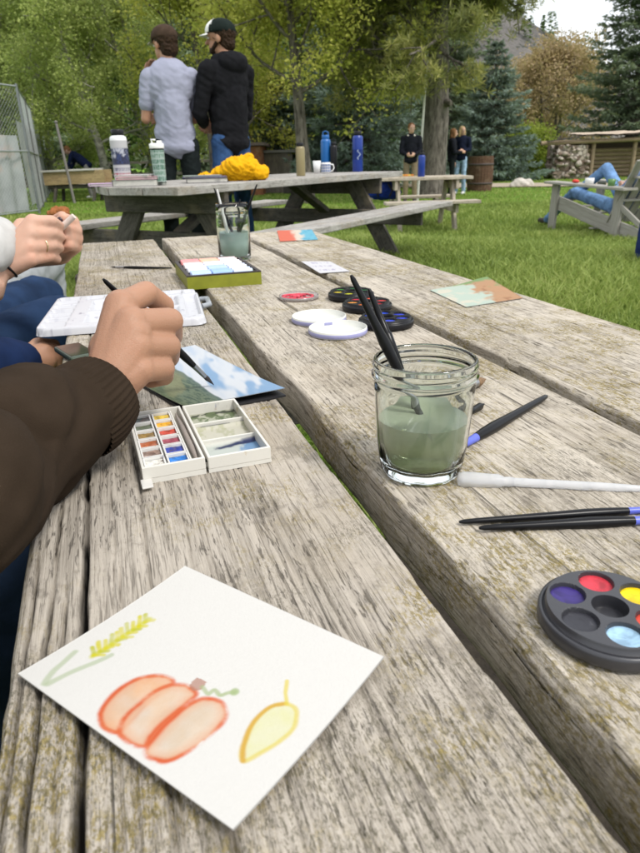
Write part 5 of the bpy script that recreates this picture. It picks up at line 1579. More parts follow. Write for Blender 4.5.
# nearest painter: only the right arm and a knee reach into the picture
BROWN = NT('sweatshirt_brown'); v = BROWN.coord(rand=False); n = BROWN.noise(v, 20, 4); n2 = BROWN.noise(v, 1500, 2)
BROWN.set(col=BROWN.ramp(n, [(.3, (.026, .0175, .011)), (.7, (.040, .027, .018))]), rough=.95, spec=.08); BROWN.bump(n2, .4, .001); BROWN = BROWN.mat
def painter():
    q = lambda x, y, F: D(x, y, F)
    W = q(108, 388, .435)
    W2 = q(95, 402, .42)
    kI, kM, kR, kP = q(121, 306, .472), q(131, 324, .458), q(136, 346, .449), q(139, 370, .443)
    Hp = []
    c = lambda a, b, r0, r1: Hp.append(('c', a, b, r0, r1))
    for kk, r1 in ((kI, .0125), (kM, .0130), (kR, .0125), (kP, .0115)): c(W, kk, .0185, r1)
    c(kI, kP, .0115, .011); c(W, kM.lerp(kR, .5), .020, .0135); c(W2, W, .021, .0205)
    c(q(112, 350, .458), q(126, 340, .468), .017, .013)
    # index: arches up over the handle
    i1, i2, i3 = q(146, 293, .500), q(164, 305, .524), q(163, 321, .536)
    c(kI, i1, .0104, .0096); c(i1, i2, .0092, .0082); c(i2, i3, .0084, .0075)
    # middle, ring, little: folded, knuckles towards the right
    m1, m2, m3 = q(170, 321, .486), q(172, 336, .512), q(158, 345, .522)
    c(kM, m1, .0110, .0104); c(m1, m2, .0098, .0088); c(m2, m3, .0085, .0075)
    r1, r2, r3 = q(168, 346, .476), q(169, 357, .500), q(154, 362, .510)
    c(kR, r1, .0108, .0100); c(r1, r2, .0095, .0086); c(r2, r3, .0083, .0074)
    p1, p2, p3 = q(163, 368, .465), q(164, 376, .486), q(150, 380, .495)
    c(kP, p1, .0100, .0092); c(p1, p2, .0086, .0078); c(p2, p3, .0076, .0068)
    # thumb on the far side, pressing the handle
    t0, t1, t2, t3 = q(112, 345, .485), q(126, 322, .515), q(143, 318, .530), q(157, 322, .534)
    c(t0, t1, .0140, .0115); c(t1, t2, .0110, .0098); c(t2, t3, .0096, .0078)
    el = q(-60, 500, .27); sh = Vector((-.47, .13, .98))
    sl = []
    s = lambda a, b, r0, r1: sl.append(('c', a, b, r0, r1))
    a0 = q(72, 417, .405); a1 = q(28, 448, .365); a2 = q(-10, 480, .325)
    s(a0, a1, .0300, .0325); s(a1, a2, .0325, .0330); s(a2, el, .034, .042); s(el, sh, .046, .066)
    s(q(74, 428, .402), q(38, 462, .372), .0245, .0290); s(q(44, 412, .385), q(8, 424, .350), .0260, .0300); s(q(16, 476, .350), q(-20, 506, .31), .028, .030)
    root, o, fw, sd, hip = bench_person('person', 'painter in brown sweatshirt holding the brush over the landscape', .27, -.55, BROWN, JEANS_DK, (sh, el, a2, a1, W2), Hp, sl, .0016, HAIR_BR, SKIN, vox_cloth=.0035, wr=.0055, ws=15,
                 other=(TF(.50, -.38, .80), TF(.52, -.16, .72), .9), knees=[(TF(.17, -.14, .545), None), (TF(.36, -.17, .53), None)])
    # ribbed cuff
    c0 = q(108, 389, .436); c1 = q(76, 417, .406)
    ax = (c1 - c0); L = ax.length; ax.normalize(); u_ = ax.orthogonal().normalized(); v_ = ax.cross(u_)
    nr = 168; K = 14; vs = []
    for kx in range(K):
        t = kx / (K - 1); base = .0275 + .0045 * math.sin(t * 2.6) + .002 * t
        if kx == 0: base -= .0016
        for i in range(nr):
            a = 2 * math.pi * i / nr
            rr = base + .00055 * (1 if (i % 4) < 2 else -1) * (1 if kx > 0 else .2)
            vs.append(o(c0 + ax * (t * (L + .004)) + (u_ * math.cos(a) + v_ * math.sin(a)) * rr))
    vin = [o(c0 + ax * .006 + (u_ * math.cos(2 * math.pi * i / nr) + v_ * math.sin(2 * math.pi * i / nr)) * .0225) for i in range(nr)]
    fs = [tuple(f) for f in grid_faces(K, nr, True)]
    mb = MB().add(vs, fs, 0, True)
    n0 = len(vs); mb.v += [tuple(x) for x in vin]
    for i in range(nr):
        mb.f.append((i, (i + 1) % nr, n0 + (i + 1) % nr, n0 + i)); mb.m.append(0); mb.sm.append(True)
    mb.build('cuff', BROWN, root)
    return q(103, 279, .505), q(215, 385, .592)
_be, _bt = painter()
_bt = P(214, 385, TZ + .006)
brush('paintbrush', 'slim black brush held by the nearest painter, tip on the landscape', _bt, D(103, 279, .497), .0034, .016, .018, None, False, 'paintbrushes')

# second painter: navy sleeve, hand at the phone by the palette
NAVY = cloth('sleeve_navy', (.008, .018, .055), .25)
def second():
    w = D(24, 362, .78)
    Hp = [('c', w, D(42, 359, .80), .020, .019)]
    for i, (px, py) in enumerate(((55, 350), (57, 357), (57, 364), (54, 371))):
        k = D(44, 350 + i * 6.2, .80 + .004 * i); m1 = D(px, py, .815); t = D(px - 6, py + 3, .835)
        Hp += [('c', w, k, .013, .011), ('c', k, m1, .0098, .009), ('c', m1, t, .0088, .0075)]
    Hp += [('c', w, D(39, 346, .82), .014, .012), ('c', D(39, 346, .82), D(54, 345, .84), .0105, .0085)]
    el = TF(.55, -.42, .76); sl = [('c', D(20, 363, .775), D(2, 367, .75), .027, .034), ('c', D(2, 367, .75), el, .036, .05), ('c', el, TF(.62, -.46, .98), .052, .068)]
    bench_person('person', 'painter in navy sleeve whose brown hand rests by the phone', .68, -.50, NAVY, JEANS_DK, (TF(.62, -.46, .98), el, w), Hp, sl, .0028, HAIR_BR, SKIN, vox_cloth=.006, wr=.003, ws=22, other=(TF(.86, -.62, .75), TF(.84, -.50, .62), .95), knees=[(TF(.74, -.16, .53), None), (TF(.90, -.18, .53), None)])
second()
# third painter: bare wrists, ring, pale sleeves, blue jeans
PALE = cloth('sleeve_oatmeal', (.50, .49, .47), .12)
def third():
    q = D; F0 = 1.12
    w = q(2, 268, 1.06); Hp = []
    c = lambda a, b, r0, r1: Hp.append(('c', a, b, r0, r1))
    ks = [q(33, 222, 1.10), q(31, 234, 1.085), q(30, 247, 1.075), q(30, 259, 1.07)]
    for kk in ks: c(w, kk, .021, .0135)
    tips = [((52, 221), (60, 226)), ((53, 233), (61, 237)), ((53, 245), (60, 248)), ((50, 256), (57, 259))]
    for kk, (a, b) in zip(ks, tips):
        A = q(a[0], a[1], 1.115); B_ = q(b[0], b[1], 1.145); c(kk, A, .0115, .0098); c(A, B_, .0095, .008)
    c(w, q(22, 226, 1.14), .018, .014); c(q(22, 226, 1.14), q(44, 222, 1.16), .0125, .0105); c(q(44, 222, 1.16), q(56, 225, 1.165), .010, .0085)
    # other hand folded in front of it
    w2 = q(60, 252, 1.26); k2 = [q(72, 222, 1.20), q(75, 230, 1.20), q(76, 238, 1.205), q(75, 246, 1.21)]
    for kk in k2: c(w2, kk, .021, .0135)
    for kk, (x, y) in zip(k2, ((58, 220), (60, 230), (61, 239), (63, 247))):
        A = q(x + 6, y - 2, 1.165); B_ = q(x, y + 2, 1.17); c(kk, A, .011, .0095); c(A, B_, .0093, .008)
    c(w2, q(52, 224, 1.22), .016, .0125); c(q(52, 224, 1.22), q(62, 216, 1.19), .0115, .009)
    el = q(-30, 300, .98); sh = TF(1.12, -.60, .98)
    el2 = TF(1.5, -.42, .78)
    sl = [('c', q(-2, 244, 1.0), q(-25, 255, .95), .035, .04), ('c', q(-25, 255, .95), TF(1.12, -.60, .98), .042, .07)]
    sl = [('c', q(-8, 240, 1.08), q(-30, 250, 1.02), .040, .050), ('c', q(-30, 250, 1.02), sh, .05, .07)]
    root, o, f_, s_, hip = bench_person('person', 'painter with bare clasped hands, a gold ring, pale sleeves and blue jeans', 1.22, -.56, PALE, denim('jeans_deep', tuple(lin(34, 52, 80))), (sh, q(-18, 285, 1.02), w), Hp, sl, .0035, HAIR_RD, SKIN2, vox_cloth=.008,
        other=(el2, w2, .30), knees=[(P(58, 328, .60), None), (P(40, 300, .58), None)])
    rg = q(50, 245, 1.105); ra = (tips and (q(53, 245, 1.115) - q(30, 247, 1.075)).normalized())
    u_ = ra.orthogonal().normalized(); v_ = ra.cross(u_); cc = q(43, 245.5, 1.098)
    MB().tube([o(cc + (u_ * math.cos(t) + v_ * math.sin(t)) * .0114) for t in np.linspace(0, 6.283, 25)[:-1]], .0014, 6, closed=True).build('ring', flat('gold_ring', (.75, .62, .38), .25, .05, 60, 0, 1), root)
    wa = (q(10, 259, 1.07) - w).normalized(); u_ = wa.orthogonal().normalized(); v_ = wa.cross(u_)
    MB().tube([o(w + wa * .004 + (u_ * math.cos(t) + v_ * math.sin(t)) * .0235) for t in np.linspace(0, 6.283, 31)[:-1]], .0022, 6, closed=True).build('wrist_band', BLACK_PL, root)
    nail = MB()
    for (x, y) in ((60, 220), (59, 231), (60, 240)):
        vs, fs = _ellipsoid(o(q(x, y, 1.158)), (.006, .004, .0055), None, 10, 6); nail.add(vs, fs, 0, True)
    nail.build('painted_nails', flat('nail_polish', (.03, .012, .02), .2), root)
    st = thing('chalk_stick', 'small white stick held between the clasped hands', 'chalk', q(52, 236, 1.15))
    MB().cone((0, 0, 0), q(74, 216, 1.15) - q(52, 236, 1.15), .006, .005, 10).build('stick', flat('chalk_white', (.66, .56, .50), .8), st)
third()
def fourth():
    # bent knee in pale grey trousers beyond the clasped hands
    bench_person('person', 'person in light grey trousers beyond the clasped hands', 1.72, -.62, cloth('top_grey', (.28, .28, .29)), cloth('trousers_pale_grey', (.33, .34, .35)), (TF(1.6, -.66, 1.0), TF(1.6, -.72, .74), TF(1.66, -.62, .58)), None, None, .004, HAIR_RD, SKIN2,
                 knees=[(P(46, 262, .62), None), (P(20, 262, .58), None)])
fourth()
def phone():
    p = P(76, 356, TZ); root = thing('phone', 'dark phone with green edge lying at the table edge by the palette', 'phone', p + Vector((0, 0, .0005)), TROT + R(20))
    MB().box((0, 0, .004), (.060, .030, .007), bev=.0025).build('case', flat('phone_green', (.05, .07, .045), .35), root)
    MB().box((0, 0, .0073), (.054, .026, .0008)).build('screen', flat('phone_screen', (.02, .022, .024), .08, .05, 20, 0), root)
phone()
# ================================================================== THINGS ON THE MIDDLE TABLE
def bottle(name, label, cat, px, yl, h, r, body, cap_m, group=None, z=None, base=None, shoulder=.82, loop=True, extra=None):
    p = base if base is not None else on2(px, yl)
    root = thing(name, label, cat, p, 0, group)
    MB().lathe([(.0001, 0), (r * .94, 0), (r, .004), (r, h * shoulder), (r * .93, h * (shoulder + .045)), (r * .66, h * (shoulder + .075)), (r * .62, h * (shoulder + .09)), (.0001, h * (shoulder + .09))], 32, cap=False).build('bottle_body', body, root)
    c = MB().lathe([(r * .70, h * (shoulder + .07)), (r * .74, h * (shoulder + .08)), (r * .74, h * .985), (r * .66, h), (.0001, h)], 28, cap=False)
    if loop:
        c.tube([(-r * .55, 0, h * .98), (-r * .5, 0, h * 1.07), (0, 0, h * 1.10), (r * .5, 0, h * 1.07), (r * .55, 0, h * .98)], r * .12, 8)
    c.build('cap', cap_m, root)
    if extra: extra(root, r, h)
    return root

def wrap_art(root, name, r, z0, z1, fn, nu=96, nv=60, mat=None, taper=0):
    th, t = np.meshgrid(np.linspace(0, 2 * math.pi, nu), np.linspace(0, 1, nv), indexing='ij')
    th = th.ravel(); t = t.ravel(); rr = r * (1 + taper * t)
    V = np.stack([rr * np.cos(th), rr * np.sin(th), z0 + t * (z1 - z0)], -1)
    return color_grid(V, grid_faces(nu, nv), fn(th, t), name, mat or MAT_PRINT, root, True)

BLUE_EN = flat('enamel_royal_blue', tuple(lin(20, 52, 135)), .35, .05, 20, 0)
BLUE2_EN = flat('enamel_cobalt', tuple(lin(16, 92, 160)), .35, .05, 20, 0)
TAN_EN = flat('enamel_khaki', tuple(lin(140, 128, 92)), .4, .05, 20, 0)
def white_bottle():
    p = on2(124, .74); h = .30; r = .049
    def ex(root, r, h):
        def fn(th, t):
            C = np.tile(lin(222, 220, 222), (len(th), 1)); n = fbm(th * 3 + 9, t * 7 + 9, 4, 4)
            b = sstep(.42, .45, t) * (1 - sstep(.80, .84, t)); C = blend(C, lin(28, 34, 78), b * .95)
            C = blend(C, lin(212, 214, 226), b * sstep(.55, .6, n) * sstep(.55, .65, t)); C = blend(C, lin(70, 84, 130), b * sstep(.6, .64, fbm(th * 8, t * 22, 6, 3)))
            # rows of block letters below the band
            for k, (ta, tb, col) in enumerate(((.29, .37, (40, 48, 100)), (.16, .24, (196, 60, 70)))):
                row = (t > ta) & (t < tb); cell = (th * 5.2) % 1; cid = np.floor(th * 5.2)
                on = (cell < .72) & ~((np.abs(cell - .36) < .16) & (np.abs((t - ta) / (tb - ta) - .5) < .22 + .1 * (cid % 2)))
                C = blend(C, lin(*col), row * on * .85)
            return C
        wrap_art(root, 'printed_wrap', r * 1.004, .008, h * .80, fn)
    bottle('water_bottle', 'white water bottle with navy picture band, black lid, on the books end', 'bottle', 0, 0, h, r, flat('enamel_white', (.72, .71, .72), .4, .03, 20, 0), BLACK_PL, 'water bottles', base=p, extra=ex, loop=False)
white_bottle()
def tumbler():
    p = on2(161, .30); h = .235; r = .036
    root = thing('tumbler', 'clear tumbler with green leaf-like squares and white flip lid', 'tumbler', p)
    MB().lathe([(.0001, .004), (r * .82, .004), (r * .86, .008), (r * 1.02, h * .80), (r * 1.0, h * .80), (r * .84, .012), (.0001, .010)], 32, cap=False).build('cup', glass_mat('tumbler_plastic', (.86, .92, .9), .12, 1.2), root)
    def fn(th, t):
        C = np.tile(lin(196, 214, 206), (len(th), 1)); u = th * 3.2; a = u % 1; b = (t * 5.5) % 1; cid = np.floor(u) * 3 + np.floor(t * 5.5)
        d = np.maximum(np.abs(a - .5), np.abs(b - .5)); rd = np.hypot(a - .5, b - .5); n = fbm(u * 3, t * 14, 5, 3)
        C = blend(C, lin(92, 138, 116), (d < .40) * (cid % 3 != 1)); C = blend(C, lin(120, 160, 138), (rd < .4) * (cid % 3 == 1)); C = blend(C, lin(196, 214, 206), sstep(.54, .6, n) * .7)
        return C
    wrap_art(root, 'leaf_print', r * .885, .02, h * .76, fn, taper=.15)
    MB().lathe([(r * 1.06, h * .79), (r * 1.08, h * .80), (r * 1.08, h * .88), (r * .9, h * .90), (.0001, h * .90)], 28, cap=False).box((r * .45, 0, h * .925), (r * .7, r * .7, h * .06), bev=.004).tube([(-r * .6, 0, h * .89), (-r * .7, 0, h * .98), (-r * .1, 0, h * .97)], .005, 8).build('lid', WHITE_PL, root)
tumbler()
bottle('water_bottle', 'slim khaki water bottle standing alone in the middle of the table', 'bottle', 301, .32, .225, .033, TAN_EN, BLACK_PL, 'water bottles', loop=False)
bottle('water_bottle', 'cobalt blue bottle behind the patterned mug', 'bottle', 327, 162, .31, .045, BLUE2_EN, BLUE2_EN, 'water bottles', base=on2(328, .74))
bottle('water_bottle', 'tall royal blue bottle at the right end of the middle table', 'bottle', 371, 162, .33, .046, BLUE_EN, BLACK_PL, 'water bottles', base=on2(371, .42),
       extra=lambda root, r, h: wrap_art(root, 'pale_mark', r * 1.003, h * .30, h * .55, lambda th, t: blend(np.tile(lin(20, 52, 135), (len(th), 1)), lin(190, 205, 230), (np.abs((th + .7) % 6.283 - 5.6 + .25 * np.sin(t * 9)) < .10) * (np.abs(t - .5) < .45)), 64, 20))
bottle('water_bottle', 'small black bottle tucked left of the royal blue one', 'bottle', 361, 163, .25, .032, BLACK_PL, BLACK_PL, 'water bottles', base=on2(361, .66))
def mug(name, label, p, r, h, mat, fn=None, rz=0, group=None, contents=None):
    root = thing(name, label, 'mug', p, rz, group)
    MB().lathe([(.0001, 0), (r * .8, 0), (r * .92, .006), (r, h * .5), (r * 1.02, h), (r * .95, h), (r * .93, h * .5), (r * .8, .01), (.0001, .008)], 32, cap=False).build('cup', mat, root)
    MB().tube([(r * .97, 0, h * .82), (r * 1.5, 0, h * .80), (r * 1.68, 0, h * .5), (r * 1.4, 0, h * .22), (r * .95, 0, h * .2)], r * .13, 8).build('handle', mat, root)
    if fn: wrap_art(root, 'cup_pattern', r * 1.025, h * .12, h * .88, fn, 80, 30)
    return root
mug('mug', 'white mug with blue pattern on the middle table', on2(326, .50), .040, .085, WHITE_PL, lambda th, t: blend(np.tile(lin(224, 226, 232), (len(th), 1)), lin(90, 120, 190), ((np.abs((th * 2.2) % 1 - .5) + np.abs((t * 3) % 1 - .5)) < .42)))
def small_cup():
    p = on2(317, .66); root = thing('paper_cup', 'small white paper cup behind the patterned mug', 'cup', p)
    MB().lathe([(.0001, 0), (.026, 0), (.035, .10), (.033, .10), (.024, .004), (.0001, .004)], 24, cap=False).build('cup', flat('paper_white', (.74, .73, .72), .7), root)
small_cup()

def book(label, p, rz, w, d, h, cover, pages=(.62, .60, .54), name='book', group='books on the middle table', spine=True):
    root = thing(name, label, 'book', p, rz, group); c = flat('cover_%02x%02x%02x' % tuple(int(min(255, x * 255)) for x in cover), cover, .45, .15, 25, .03)
    t = min(.003, h * .2)
    MB().box((0, 0, t / 2), (w, d, t), bev=.0008).box((0, 0, h - t / 2), (w, d, t), bev=.0008).box((-w / 2 + .0015, 0, h / 2), (.003, d, h - 2 * t)).build('cover', c, root)
    m = NT('page_edges'); v = m.coord(scale=(1, 1, 30)); m.set(col=m.ramp(m.noise(v, 40, 3), [(.4, tuple(x * .7 for x in pages)), (.6, pages)]), rough=.9)
    MB().box((.001, 0, h / 2), (w - .008, d - .008, h - 2 * t - .0004)).build('pages', m.mat, root)
    return root
pb = on2(140, .42)
book('thick white-paged book at the bottom of the stack by the tumbler', pb, R(-8), .24, .18, .034, tuple(lin(120, 118, 116)))
book('pink-covered book lying on the thick white-paged book', pb + Vector((.0, .01, .0345)), R(4), .22, .17, .013, tuple(lin(196, 140, 150)))
book('pale notebook on top of the pink book under the white bottle side', pb + Vector((-.01, .02, .048)), R(-16), .20, .15, .010, tuple(lin(200, 198, 196)))
book('flat lilac notebook with teal ribbon at the table corner', on2(106, .72), R(20), .19, .15, .014, tuple(lin(190, 160, 190)))
pb = on2(207, .30)
book('dark navy book with white pages beside the yellow jacket', pb, R(10), .24, .17, .026, (.02, .02, .035))
book('violet and orange magazine on the dark navy book', pb + Vector((-.01, .01, .0265)), R(-6), .23, .16, .007, tuple(lin(92, 88, 140)))
book('grey-green folder on the violet magazine', pb + Vector((-.03, .03, .034)), R(14), .22, .16, .006, tuple(lin(150, 160, 150)))

def jacket():
    p = on2(240, .24); root = thing('jacket', 'mustard yellow jacket bundled up on the middle table', 'jacket', p)
    rg = random.Random(12); Pm = [('e', (.01, 0, .065), (.12, .11, .075)), ('e', (.09, .01, .045), (.09, .09, .05)), ('e', (-.05, .02, .045), (.12, .08, .045)), ('c', (-.09, .02, .03), (-.22, .0, .02), .032, .022), ('c', (-.20, -.02, .025), (-.25, .02, .03), .026, .018)]
    for i in range(13):
        a = i / 13 * 6.28; Pm.append(('c', (.01 + .085 * math.cos(a), .075 * math.sin(a), .05 + .05 * rg.random()), (.01 + .10 * math.cos(a + 1.1), .085 * math.sin(a + 1.1), .04 + .05 * rg.random()), .024, .018))
    for i in range(7):
        a = i * .9; Pm.append(('c', (.02 + .045 * math.cos(a), .04 * math.sin(a), .125 - .004 * i), (.02 + .06 * math.cos(a + 1.2), .05 * math.sin(a + 1.2), .118), .020, .014))
    organic('bundle', Pm, .0055, cloth('jacket_mustard', tuple(lin(214, 158, 18)), .10, .8, None, 30), root, 1, .014, 26, 4)
jacket()
# ================================================================== RIGHT-HAND TABLE THINGS
def on3(px, y, dz=0): p = D(px, 182, y); return Vector((p.x, y, T3z + dz))
bottle('water_bottle', 'navy blue bottle on the small tan table', 'bottle', 0, 0, .30, .046, BLUE_EN, BLACK_PL, 'water bottles', base=on3(421, 9.2))
def snacks():
    root = thing('snack_tray', 'tray of orange and yellow snacks on the small tan table', 'food', on3(408, 9.25))
    MB().box((0, 0, .006), (.22, .14, .012), bev=.003).build('tray', flat('tray_card', (.45, .36, .22), .8), root)
    rg = random.Random(3)
    for k in range(9):
        MB().box((0, 0, 0), (.05, .035, .02), M=Matrix.Translation((rg.uniform(-.08, .08), rg.uniform(-.04, .04), .022)) @ Matrix.Rotation(rg.random() * 3, 4, 'Z'), bev=.006).build('snack', flat(('snack_orange', 'snack_yellow')[k % 2], ((.62, .22, .03), (.66, .45, .06))[k % 2], .7), root)
snacks()
def backpack():
    p = D(384, 185, 9.5); root = thing('backpack', 'blue backpack on the bench of the small tan table', 'bag', (p.x - .02, 9.35, .42))
    organic('bag', [('e', (0, 0, .14), (.19, .12, .15)), ('e', (.12, -.02, .08), (.12, .10, .08)), ('e', (-.1, 0, .1), (.12, .1, .1))], .012, cloth('nylon_blue', tuple(lin(28, 48, 120)), .2, .6), root, 2, .01, 12)
    MB().tube([(-.1, -.11, .2), (-.12, -.16, .12), (-.08, -.13, .04)], .012, 6).tube([(.05, -.12, .2), (.1, -.16, .12), (.07, -.13, .04)], .012, 6).build('strap', BLACK_PL, root)
backpack()

# ================================================================== FENCES, TROUGH, SHELTER
def mesh_run(root, A, B, n, H, zinc, dk, wire, coarse):
    """one straight run of chain link panels from A to B in the fence's own axes"""
    A = Vector(A); B = Vector(B); d = B - A; L = d.length; d.normalize(); pl = L / n
    for i in range(n + 1):
        MB().cone((0, 0, -.05), (0, 0, H + .05), .028, .028, 10).build('post', dk if i % 3 == 1 else zinc, root).location = (A.x + d.x * i * pl, A.y + d.y * i * pl, 0)
    for z in (.08, 1.25, H):
        MB().cone((A.x, A.y, z), (B.x, B.y, z), .019, .019, 8).build('rail', zinc, root)
    for i in range(n):
        V = []; F = []; s = coarse * (1 + .12 * i); th = .055 * s; x0, x1 = i * pl + .04, (i + 1) * pl - .04; z0, z1 = .1, H - .03
        def ln(ax, az, bx, bz):
            k = len(V); dx, dz = bx - ax, bz - az; q = math.hypot(dx, dz); nx, nz = -dz / q * th / 2, dx / q * th / 2
            for (x, z) in ((ax, az), (bx, bz)):
                for (xx, off, zz) in ((x + nx, 0, z + nz), (x, th / 2, z), (x - nx, 0, z - nz)): V.append((A.x + d.x * xx - d.y * off, A.y + d.y * xx + d.x * off, zz))
            F.extend([(k, k + 3, k + 4, k + 1), (k + 1, k + 4, k + 5, k + 2), (k + 2, k + 5, k + 3, k)])
        Wp, Hp = x1 - x0, z1 - z0; c = -Hp
        while c < Wp:
            a0 = max(0, c); b0 = min(Wp, c + Hp)
            if b0 - a0 > .01:
                ln(x0 + a0, z0 + a0 - c, x0 + b0, z0 + b0 - c); ln(x0 + a0, z1 - (a0 - c), x0 + b0, z1 - (b0 - c))
            c += s
        link('wire_mesh', np_mesh('wire_mesh', V, F), wire, root)
def mesh_fence():
    Cn = D(28, 150, 14.6); E_ = D(48, 150, 35); W_ = D(-70, 150, 12.2)
    root = thing('mesh_fence', 'tall galvanised chain link fence with a corner, closing off the left edge', 'fence', (Cn.x, Cn.y, 0), 0)
    zinc = flat('galvanised', (.42, .44, .45), .42, .12, 12, 0, .7); dk = flat('dark_post', (.09, .09, .09), .5, .1, 12, 0)
    m = NT('wire'); m.set(col=(.46, .48, .48), rough=.5, metal=.4); wire = m.mat
    mesh_run(root, (0, 0), (E_.x - Cn.x, E_.y - Cn.y), 8, 2.45, zinc, dk, wire, .085)
    mesh_run(root, (0, 0), (W_.x - Cn.x, W_.y - Cn.y), 2, 2.45, zinc, zinc, wire, .085)
mesh_fence()
def banner():
    Cn = D(28, 150, 14.6); E_ = D(48, 150, 35); d = Vector((E_.x - Cn.x, E_.y - Cn.y, 0)); L = d.length; d.normalize()
    m = NT('banner_cloth'); n = m.noise(m.coord(), 1.6, 5, .6)
    m.set(col=m.ramp(n, [(.3, (.26, .28, .28)), (.55, (.40, .42, .42)), (.68, (.50, .40, .36))]), rough=.8)
    def sheet(label, o, ang, w_, h, z):
        root = thing('fence_sheet', label, 'sheet', (o.x, o.y, z), ang, 'pale sheets hung behind the fence')
        V = []; nu = 40; nv = 12
        for i in range(nu):
            for k in range(nv): V.append((w_ * i / (nu - 1), .03 * math.sin(i * .9 + k * .2), h * k / (nv - 1)))
        V2 = [(a, b + .004, c) for a, b, c in V]; F = grid_faces(nu, nv)
        link('cloth', np_mesh('cloth', V + V2, np.concatenate([F, F[:, ::-1] + nu * nv]), True), m.mat, root)
    nrm = Vector((-d.y, d.x, 0))
    sheet('long pale grey sheet behind the receding run of the fence', Vector((Cn.x, Cn.y, 0)) + nrm * .12 + d * .3, math.atan2(d.y, d.x), L * .62, 1.7, .15)
    W_ = D(-70, 150, 12.2); e = Vector((W_.x - Cn.x, W_.y - Cn.y, 0)); ln_ = e.length; e.normalize()
    sheet('pale sheet behind the near run of the fence at the left edge', Vector((Cn.x, Cn.y, 0)) + Vector((e.y, -e.x, 0)) * .12 + e * .15, math.atan2(e.y, e.x), ln_ - .3, 1.45, .1)
    p = P(17, 214, 0); q = thing('stake', 'short dark metal stake in front of the chain link fence', 'stake', (p.x, p.y, 0))
    MB().box((0, 0, .75), (.05, .05, 1.55), bev=.006).box((0, .02, .75), (.09, .012, 1.55), bev=.003).build('shaft', flat('dark_post', (.09, .09, .09), .5, .1, 12, 0), q)
banner()
def rail_fence(label, x0, x1, y, h, n, group='rail fences'):
    root = thing('rail_fence', label, 'fence', (x0, y, 0), 0, group)
    for i in range(n + 1): beam('post', root, ((x1 - x0) * i / n, 0, 0), ((x1 - x0) * i / n, 0, h), .12, .12, WOOD_DARK, up=(0, 1, 0))
    for z in (.45 * h, .92 * h): beam('rail', root, (0, -.09, z), (x1 - x0, -.09, z), .05, .12, WOOD_DARK)
rail_fence('low split-rail fence behind the man at the trough', -17, -4.2, 33, 1.1, 8)
rail_fence('low dark rail fence across the lawn left of the shelter', at(480, 160, 38), at(552, 160, 38), 38, .85, 5)

def trough():
    p = D(84, 168, 19.6)
    root = thing('wooden_trough', 'long light wooden trough with pale rim on dark trestles', 'trough', (D(47, 170, 19.6).x, 19.6, 0), R(-3))
    tan = wood('trough_wood', (.50, .37, .20), (.26, .18, .10), fine=.5); rim = flat('trough_rim', (.58, .56, .52), .7)
    L = D(105, 170, 19.6).x - D(47, 170, 19.6).x + .1
    beam('side_board', root, (0, -.3, .62), (L, -.3, .66), .05, .34, tan); beam('side_board', root, (0, .3, .62), (L, .3, .66), .05, .34, tan)
    beam('bottom_board', root, (0, 0, .48), (L, 0, .5), .55, .03, tan); beam('end_board', root, (.02, -.27, .63), (.02, .27, .63), .04, .3, tan)
    beam('rim', root, (-.08, -.3, .815), (L * .86, -.3, .845), .14, .05, rim); beam('rim', root, (-.08, .3, .815), (L * .86, .3, .845), .14, .05, rim)
    for x in (.3, L - .3):
        for s in (-1, 1): beam('leg', root, (x - .1, s * .32, 0), (x, s * .22, .46), .07, .09, WOOD_DARK, up=(0, 1, 0))
    beam('support', root, (.05, 0, .40), (L - .05, 0, .40), .5, .10, WOOD_DARK)
trough()
def pole(label, px, y, z0, z1, r, mat, lean=0, cat='post', name='post'):
    p = D(px, 150, y); root = thing(name, label, cat, (p.x, y, 0))
    MB().cone((0, 0, z0), (lean, 0, z1), r, r * .8, 10).build('shaft', mat, root)
    MB().lathe([(.0001, 0), (r * 1.2, 0), (r * 1.2, .03), (.0001, .05)], 12, M=Matrix.Translation((lean, 0, z1))).build('top_cap', mat, root)
pole('thin grey post standing beside the trough and fence', 66, 18.6, -.05, 2.0, .04, flat('post_grey', (.22, .20, .19), .7), -.14)
pole('thin white pole leaning beside the pine trunk', 419, 15.8, -.05, 3.1, .03, flat('pole_white', (.62, .60, .55), .6), .12, 'pole', 'pole')

def stump():
    p = D(480, 175, 19.4); root = thing('wooden_barrel', 'round red-brown wooden barrel planter right of the two women', 'barrel', (p.x, 19.4, 0))
    n = 26; mt = wood('barrel_wood', (.15, .085, .055), (.06, .035, .025), fine=.6); r = .34; H = .92
    mb = MB()
    for i in range(n):
        a0 = 2 * math.pi * i / n + .012; a1 = 2 * math.pi * (i + 1) / n - .012; pts = []
        prev = None; base = len(mb.v)
        for k in range(6):
            t = k / 5; rr = r * (1 + .06 * math.sin(math.pi * t))
            for a in (a0, a1): mb.v.append((rr * math.cos(a), rr * math.sin(a), H * t))
        for k in range(5): mb.f.append((base + 2 * k, base + 2 * k + 1, base + 2 * k + 3, base + 2 * k + 2)); mb.m.append(0); mb.sm.append(False)
    mb.lathe([(r * .93, 0), (r * .96, H * .5), (r * .95, H), (r * .8, H), (.0001, H * .96)], 26, cap=False)
    mb.build('staves', mt, root)
    MB().lathe([(r * 1.045, H * .2), (r * 1.055, H * .2), (r * 1.065, H * .26), (r * 1.05, H * .26)], 30, cap=False).lathe([(r * 1.05, H * .74), (r * 1.065, H * .74), (r * 1.055, H * .8), (r * 1.045, H * .8)], 30, cap=False).build('hoop', flat('hoop_rust', (.07, .05, .045), .7), root)
stump()
